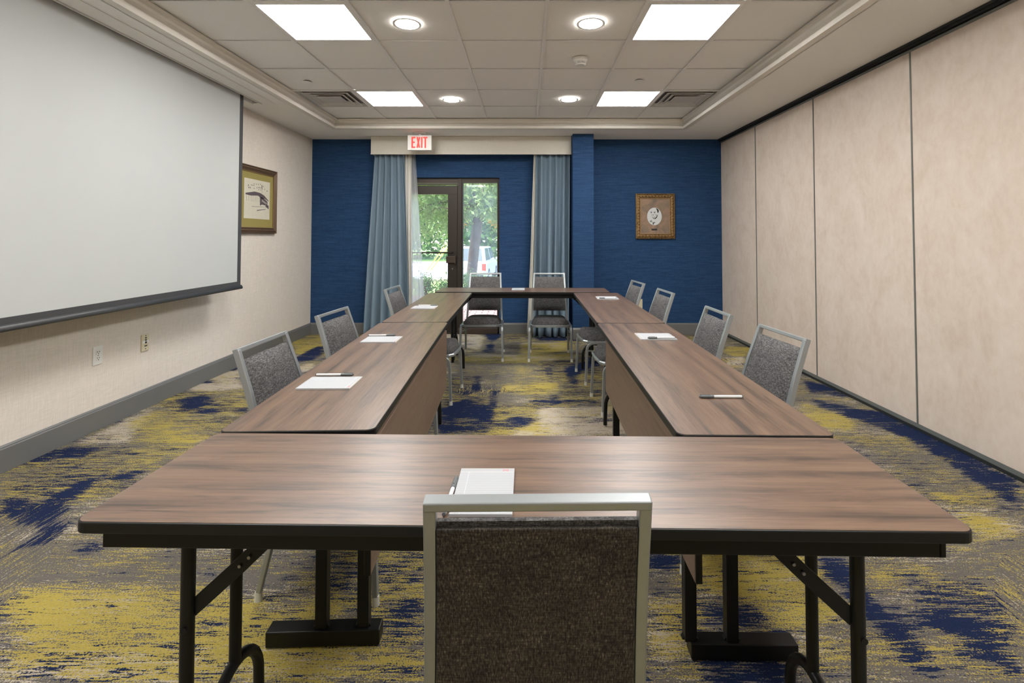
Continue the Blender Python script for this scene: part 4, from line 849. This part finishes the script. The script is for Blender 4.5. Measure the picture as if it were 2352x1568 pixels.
# belt of trees behind the lot
for i, (x, y, h, w) in enumerate(((-22, 56, 15, 7), (-13, 50, 14, 6.5), (-5, 52, 15, 7), (4, 50, 14, 7), (14, 54, 15, 7), (24, 52, 14, 7))):
    t = thing('tree', 'dense green tree in the belt across the parking lot, %s' % ['far left', 'left', 'behind the door pane', 'behind the sidelight', 'right', 'far right'][i], 'tree', (x, y, -.9), 0, 'trees beyond the parking lot')
    B().cyl((0, 0, 2), .35, 4, 10).obj('trunk', 'bark', t)
    leaves('foliage', 'leaf2', clumps(11000, 90, (0, 0, h*.46), (w*.85, w*.6, h*.5), 2.6), 0, .62, t, .4, .6)
# shrubs
def shrub(label, x, y, w, h, n, mat, size, cat='shrub', name='shrub', asp=.45, grp=None):
    t = thing(name, label, cat, (x, y, gz(y)), 0, grp)
    b = B()
    for i in range(7): a = 2*PI*i/7; b.tube([(0, 0, 0), (w*.2*math.cos(a), w*.2*math.sin(a), h*.45), (w*.33*math.cos(a+.3), w*.33*math.sin(a+.3), h*.8)], .008, 5, up=(.1, .2, 1))
    b.obj('stems', 'bark', t); leaves('foliage', mat, clumps(n, 40, (0, 0, h*.55), (w*.45, w*.45, h*.42), min(w, h)*.32), 0, size, t, -.2, asp); return t
shrub('small rounded shrub with russet and green leaves outside the door pane', -2.37, 11.6, .55, .62, 1500, 'leafbush', .05)
leaves('russet_foliage', 'leafred', clumps(500, 20, (0, 0, .25), (.22, .22, .2), .16), 0, .05, COL.objects[-1] if False else [o for o in COL.objects if o.name == 'shrub'][0], 0)
shrub('low green shrub close behind the left edge of the door glass', -3.0, 12.2, .8, .62, 1800, 'leafbush', .05)
shrub('low green shrub beside the door stile', -1.95, 12.4, .6, .5, 1500, 'leafbush', .05)
for i, x in enumerate((-1.35, -.70, -.05, .6)): shrub('clipped green hedge plant %s' % ['at the foot of the shade tree', 'behind the chair seen through the sidelight', 'hidden right of the sidelight', 'farthest right of the hedge'][i], x, 12.0+.1*i, .56, .62, 1700, 'leafbush', .05, grp='hedge plants outside')
def spiky(x, y, label):
    t = thing('ornamental_grass', label, 'plant', (x, y, gz(y))); b = B()
    for i in range(46):
        a = rng.uniform(0, 2*PI); L_ = rng.uniform(.2, .38); el = rng.uniform(.5, 1.3); d = Vector((math.cos(a)*math.cos(el), math.sin(a)*math.cos(el), math.sin(el))); sd = Vector((-math.sin(a), math.cos(a), 0))*.007; p = Vector((0, 0, 0)); pr_ = None
        for k_ in range(4):
            w_ = 1-k_/4.2; v = (b.bm.verts.new(p+sd*w_), b.bm.verts.new(p-sd*w_))
            if pr_: b.bm.faces.new((pr_[0], pr_[1], v[1], v[0]))
            pr_ = v; p = p+d*L_/3; d = (d+Vector((0, 0, -.32))).normalized()
    tag(b.obj('blades', 'leafbush', t), kind='stuff')
spiky(-1.72, 10.7, 'spiky pale ornamental grass just left of the door stile'); spiky(-1.15, 10.6, 'spiky pale ornamental grass at the foot of the sidelight')
# guy wire guards
for dx, s in ((0, 'left'), (.38, 'right')):
    t = thing('guy_wire_guard', 'slanting yellow guy wire guard across the lot, %s of the pair' % s, 'guy wire', (-6.5+dx*.6, 33, -.9)); B().tube([(0, 0, 0), (1.25+dx*.4, 0, 1.75+dx*.4)], .035, 8, up=(0, 1, 0)).obj('sleeve', 'yellow', t); B().tube([(1.2+dx*.4, 0, 1.7+dx*.4), (5.8+dx*.4, 0, 8.5)], .008, 5, up=(0, 1, 0)).obj('cable', 'steel', t)
# parked vehicles
def car(label, x, y, rz, paint, L_, W_, H, cab, cat='car', name='parked_car'):
    """front faces local +y; rear at -L/2"""
    t = thing(name, label, cat, (x, y, gz(y)), R_(rz)); h0 = .28; hb = H*.58
    side = [(-L_/2+.05, h0), (-L_/2, h0+.25), (-L_/2+.03, hb-.05), (-L_/2+.12, hb), (L_/2-.9, hb), (L_/2-.1, hb-.22), (L_/2, h0+.3), (L_/2-.08, h0)]
    o = B().poly([(-W_/2, a, b_) for a, b_ in side], (W_, 0, 0)).obj('body', paint, t, bevel=.07, seg=3, smooth=40)
    y0, y1, y2, y3 = cab; wt = W_/2-.20; wb_ = W_/2-.06; b = B()
    bt = [b.bm.verts.new(v) for v in ((-wb_, y0, hb-.03), (wb_, y0, hb-.03), (wb_, y3, hb-.03), (-wb_, y3, hb-.03))]; tp = [b.bm.verts.new(v) for v in ((-wt, y1, H), (wt, y1, H), (wt, y2, H), (-wt, y2, H))]
    for i in range(4): b.bm.faces.new((bt[i], bt[(i+1) % 4], tp[(i+1) % 4], tp[i]))
    b.bm.faces.new(tp); b.bm.faces.new(bt[::-1]); b.obj('cabin', paint, t, bevel=.05, seg=3, smooth=40)
    def win(q, n):
        # inset quad lifted off the cabin face
        c = sum((Vector(p) for p in q), Vector())/4; nn = (Vector(q[1])-Vector(q[0])).cross(Vector(q[2])-Vector(q[0])).normalized()
        if nn.dot(c-Vector((0, (y1+y2)/2, hb))) < 0: nn = -nn
        B().poly([tuple(c+(Vector(p)-c)*.80+nn*.006) for p in q], tuple(nn*.012)).obj(n, 'carglass', t)
    win(((-wb_, y0, hb), (wb_, y0, hb), (wt, y1, H), (-wt, y1, H)), 'rear_window'); win(((-wb_, y3, hb), (wb_, y3, hb), (wt, y2, H), (-wt, y2, H)), 'windscreen')
    for s in (-1, 1):
        ym = (y0+y3)/2; yt = (y1+y2)/2
        win(((s*wb_, y0, hb), (s*wb_, ym, hb), (s*wt, yt, H), (s*wt, y1, H)), 'side_window'); win(((s*wb_, ym, hb), (s*wb_, y3, hb), (s*wt, y2, H), (s*wt, yt, H)), 'side_window')
        B().box((s*(W_/2-.13), -L_/2+.04, hb-.24), (.20, .14, .36)).obj('tail_lamp', 'tail', t, bevel=.03)
        B().box((s*(W_/2+.08), y3-.1, hb+.06), (.18, .10, .14)).obj('wing_mirror', paint, t, bevel=.03)
        for yy in (-L_/2+.85, L_/2-.9):
            w = B().cyl((s*(W_/2-.10), yy, .33), .33, .22, 24, axis='X').obj('wheel', 'tyre', t); B().cyl((s*(W_/2-.0), yy, .33), .19, .03, 16, axis='X').obj('hub', 'steel', w)
    B().box((0, -L_/2-.03, .48), (W_-.1, .14, .22)).obj('rear_bumper', paint, t, bevel=.05); B().box((0, -L_/2-.05, .36), (W_-.3, .12, .08)).obj('bumper_trim', 'tyre', t)
    return t
car('white sport utility vehicle parked with its tail lamp towards the building', -2.66, 26.4, -4, 'carwhite', 4.5, 1.86, 1.72, (-2.12, -1.75, .6, 1.35))
car('blue car parked beyond the white vehicle', .35, 30.5, 62, 'carblue', 4.3, 1.75, 1.42, (-1.75, -1.1, .3, 1.15))
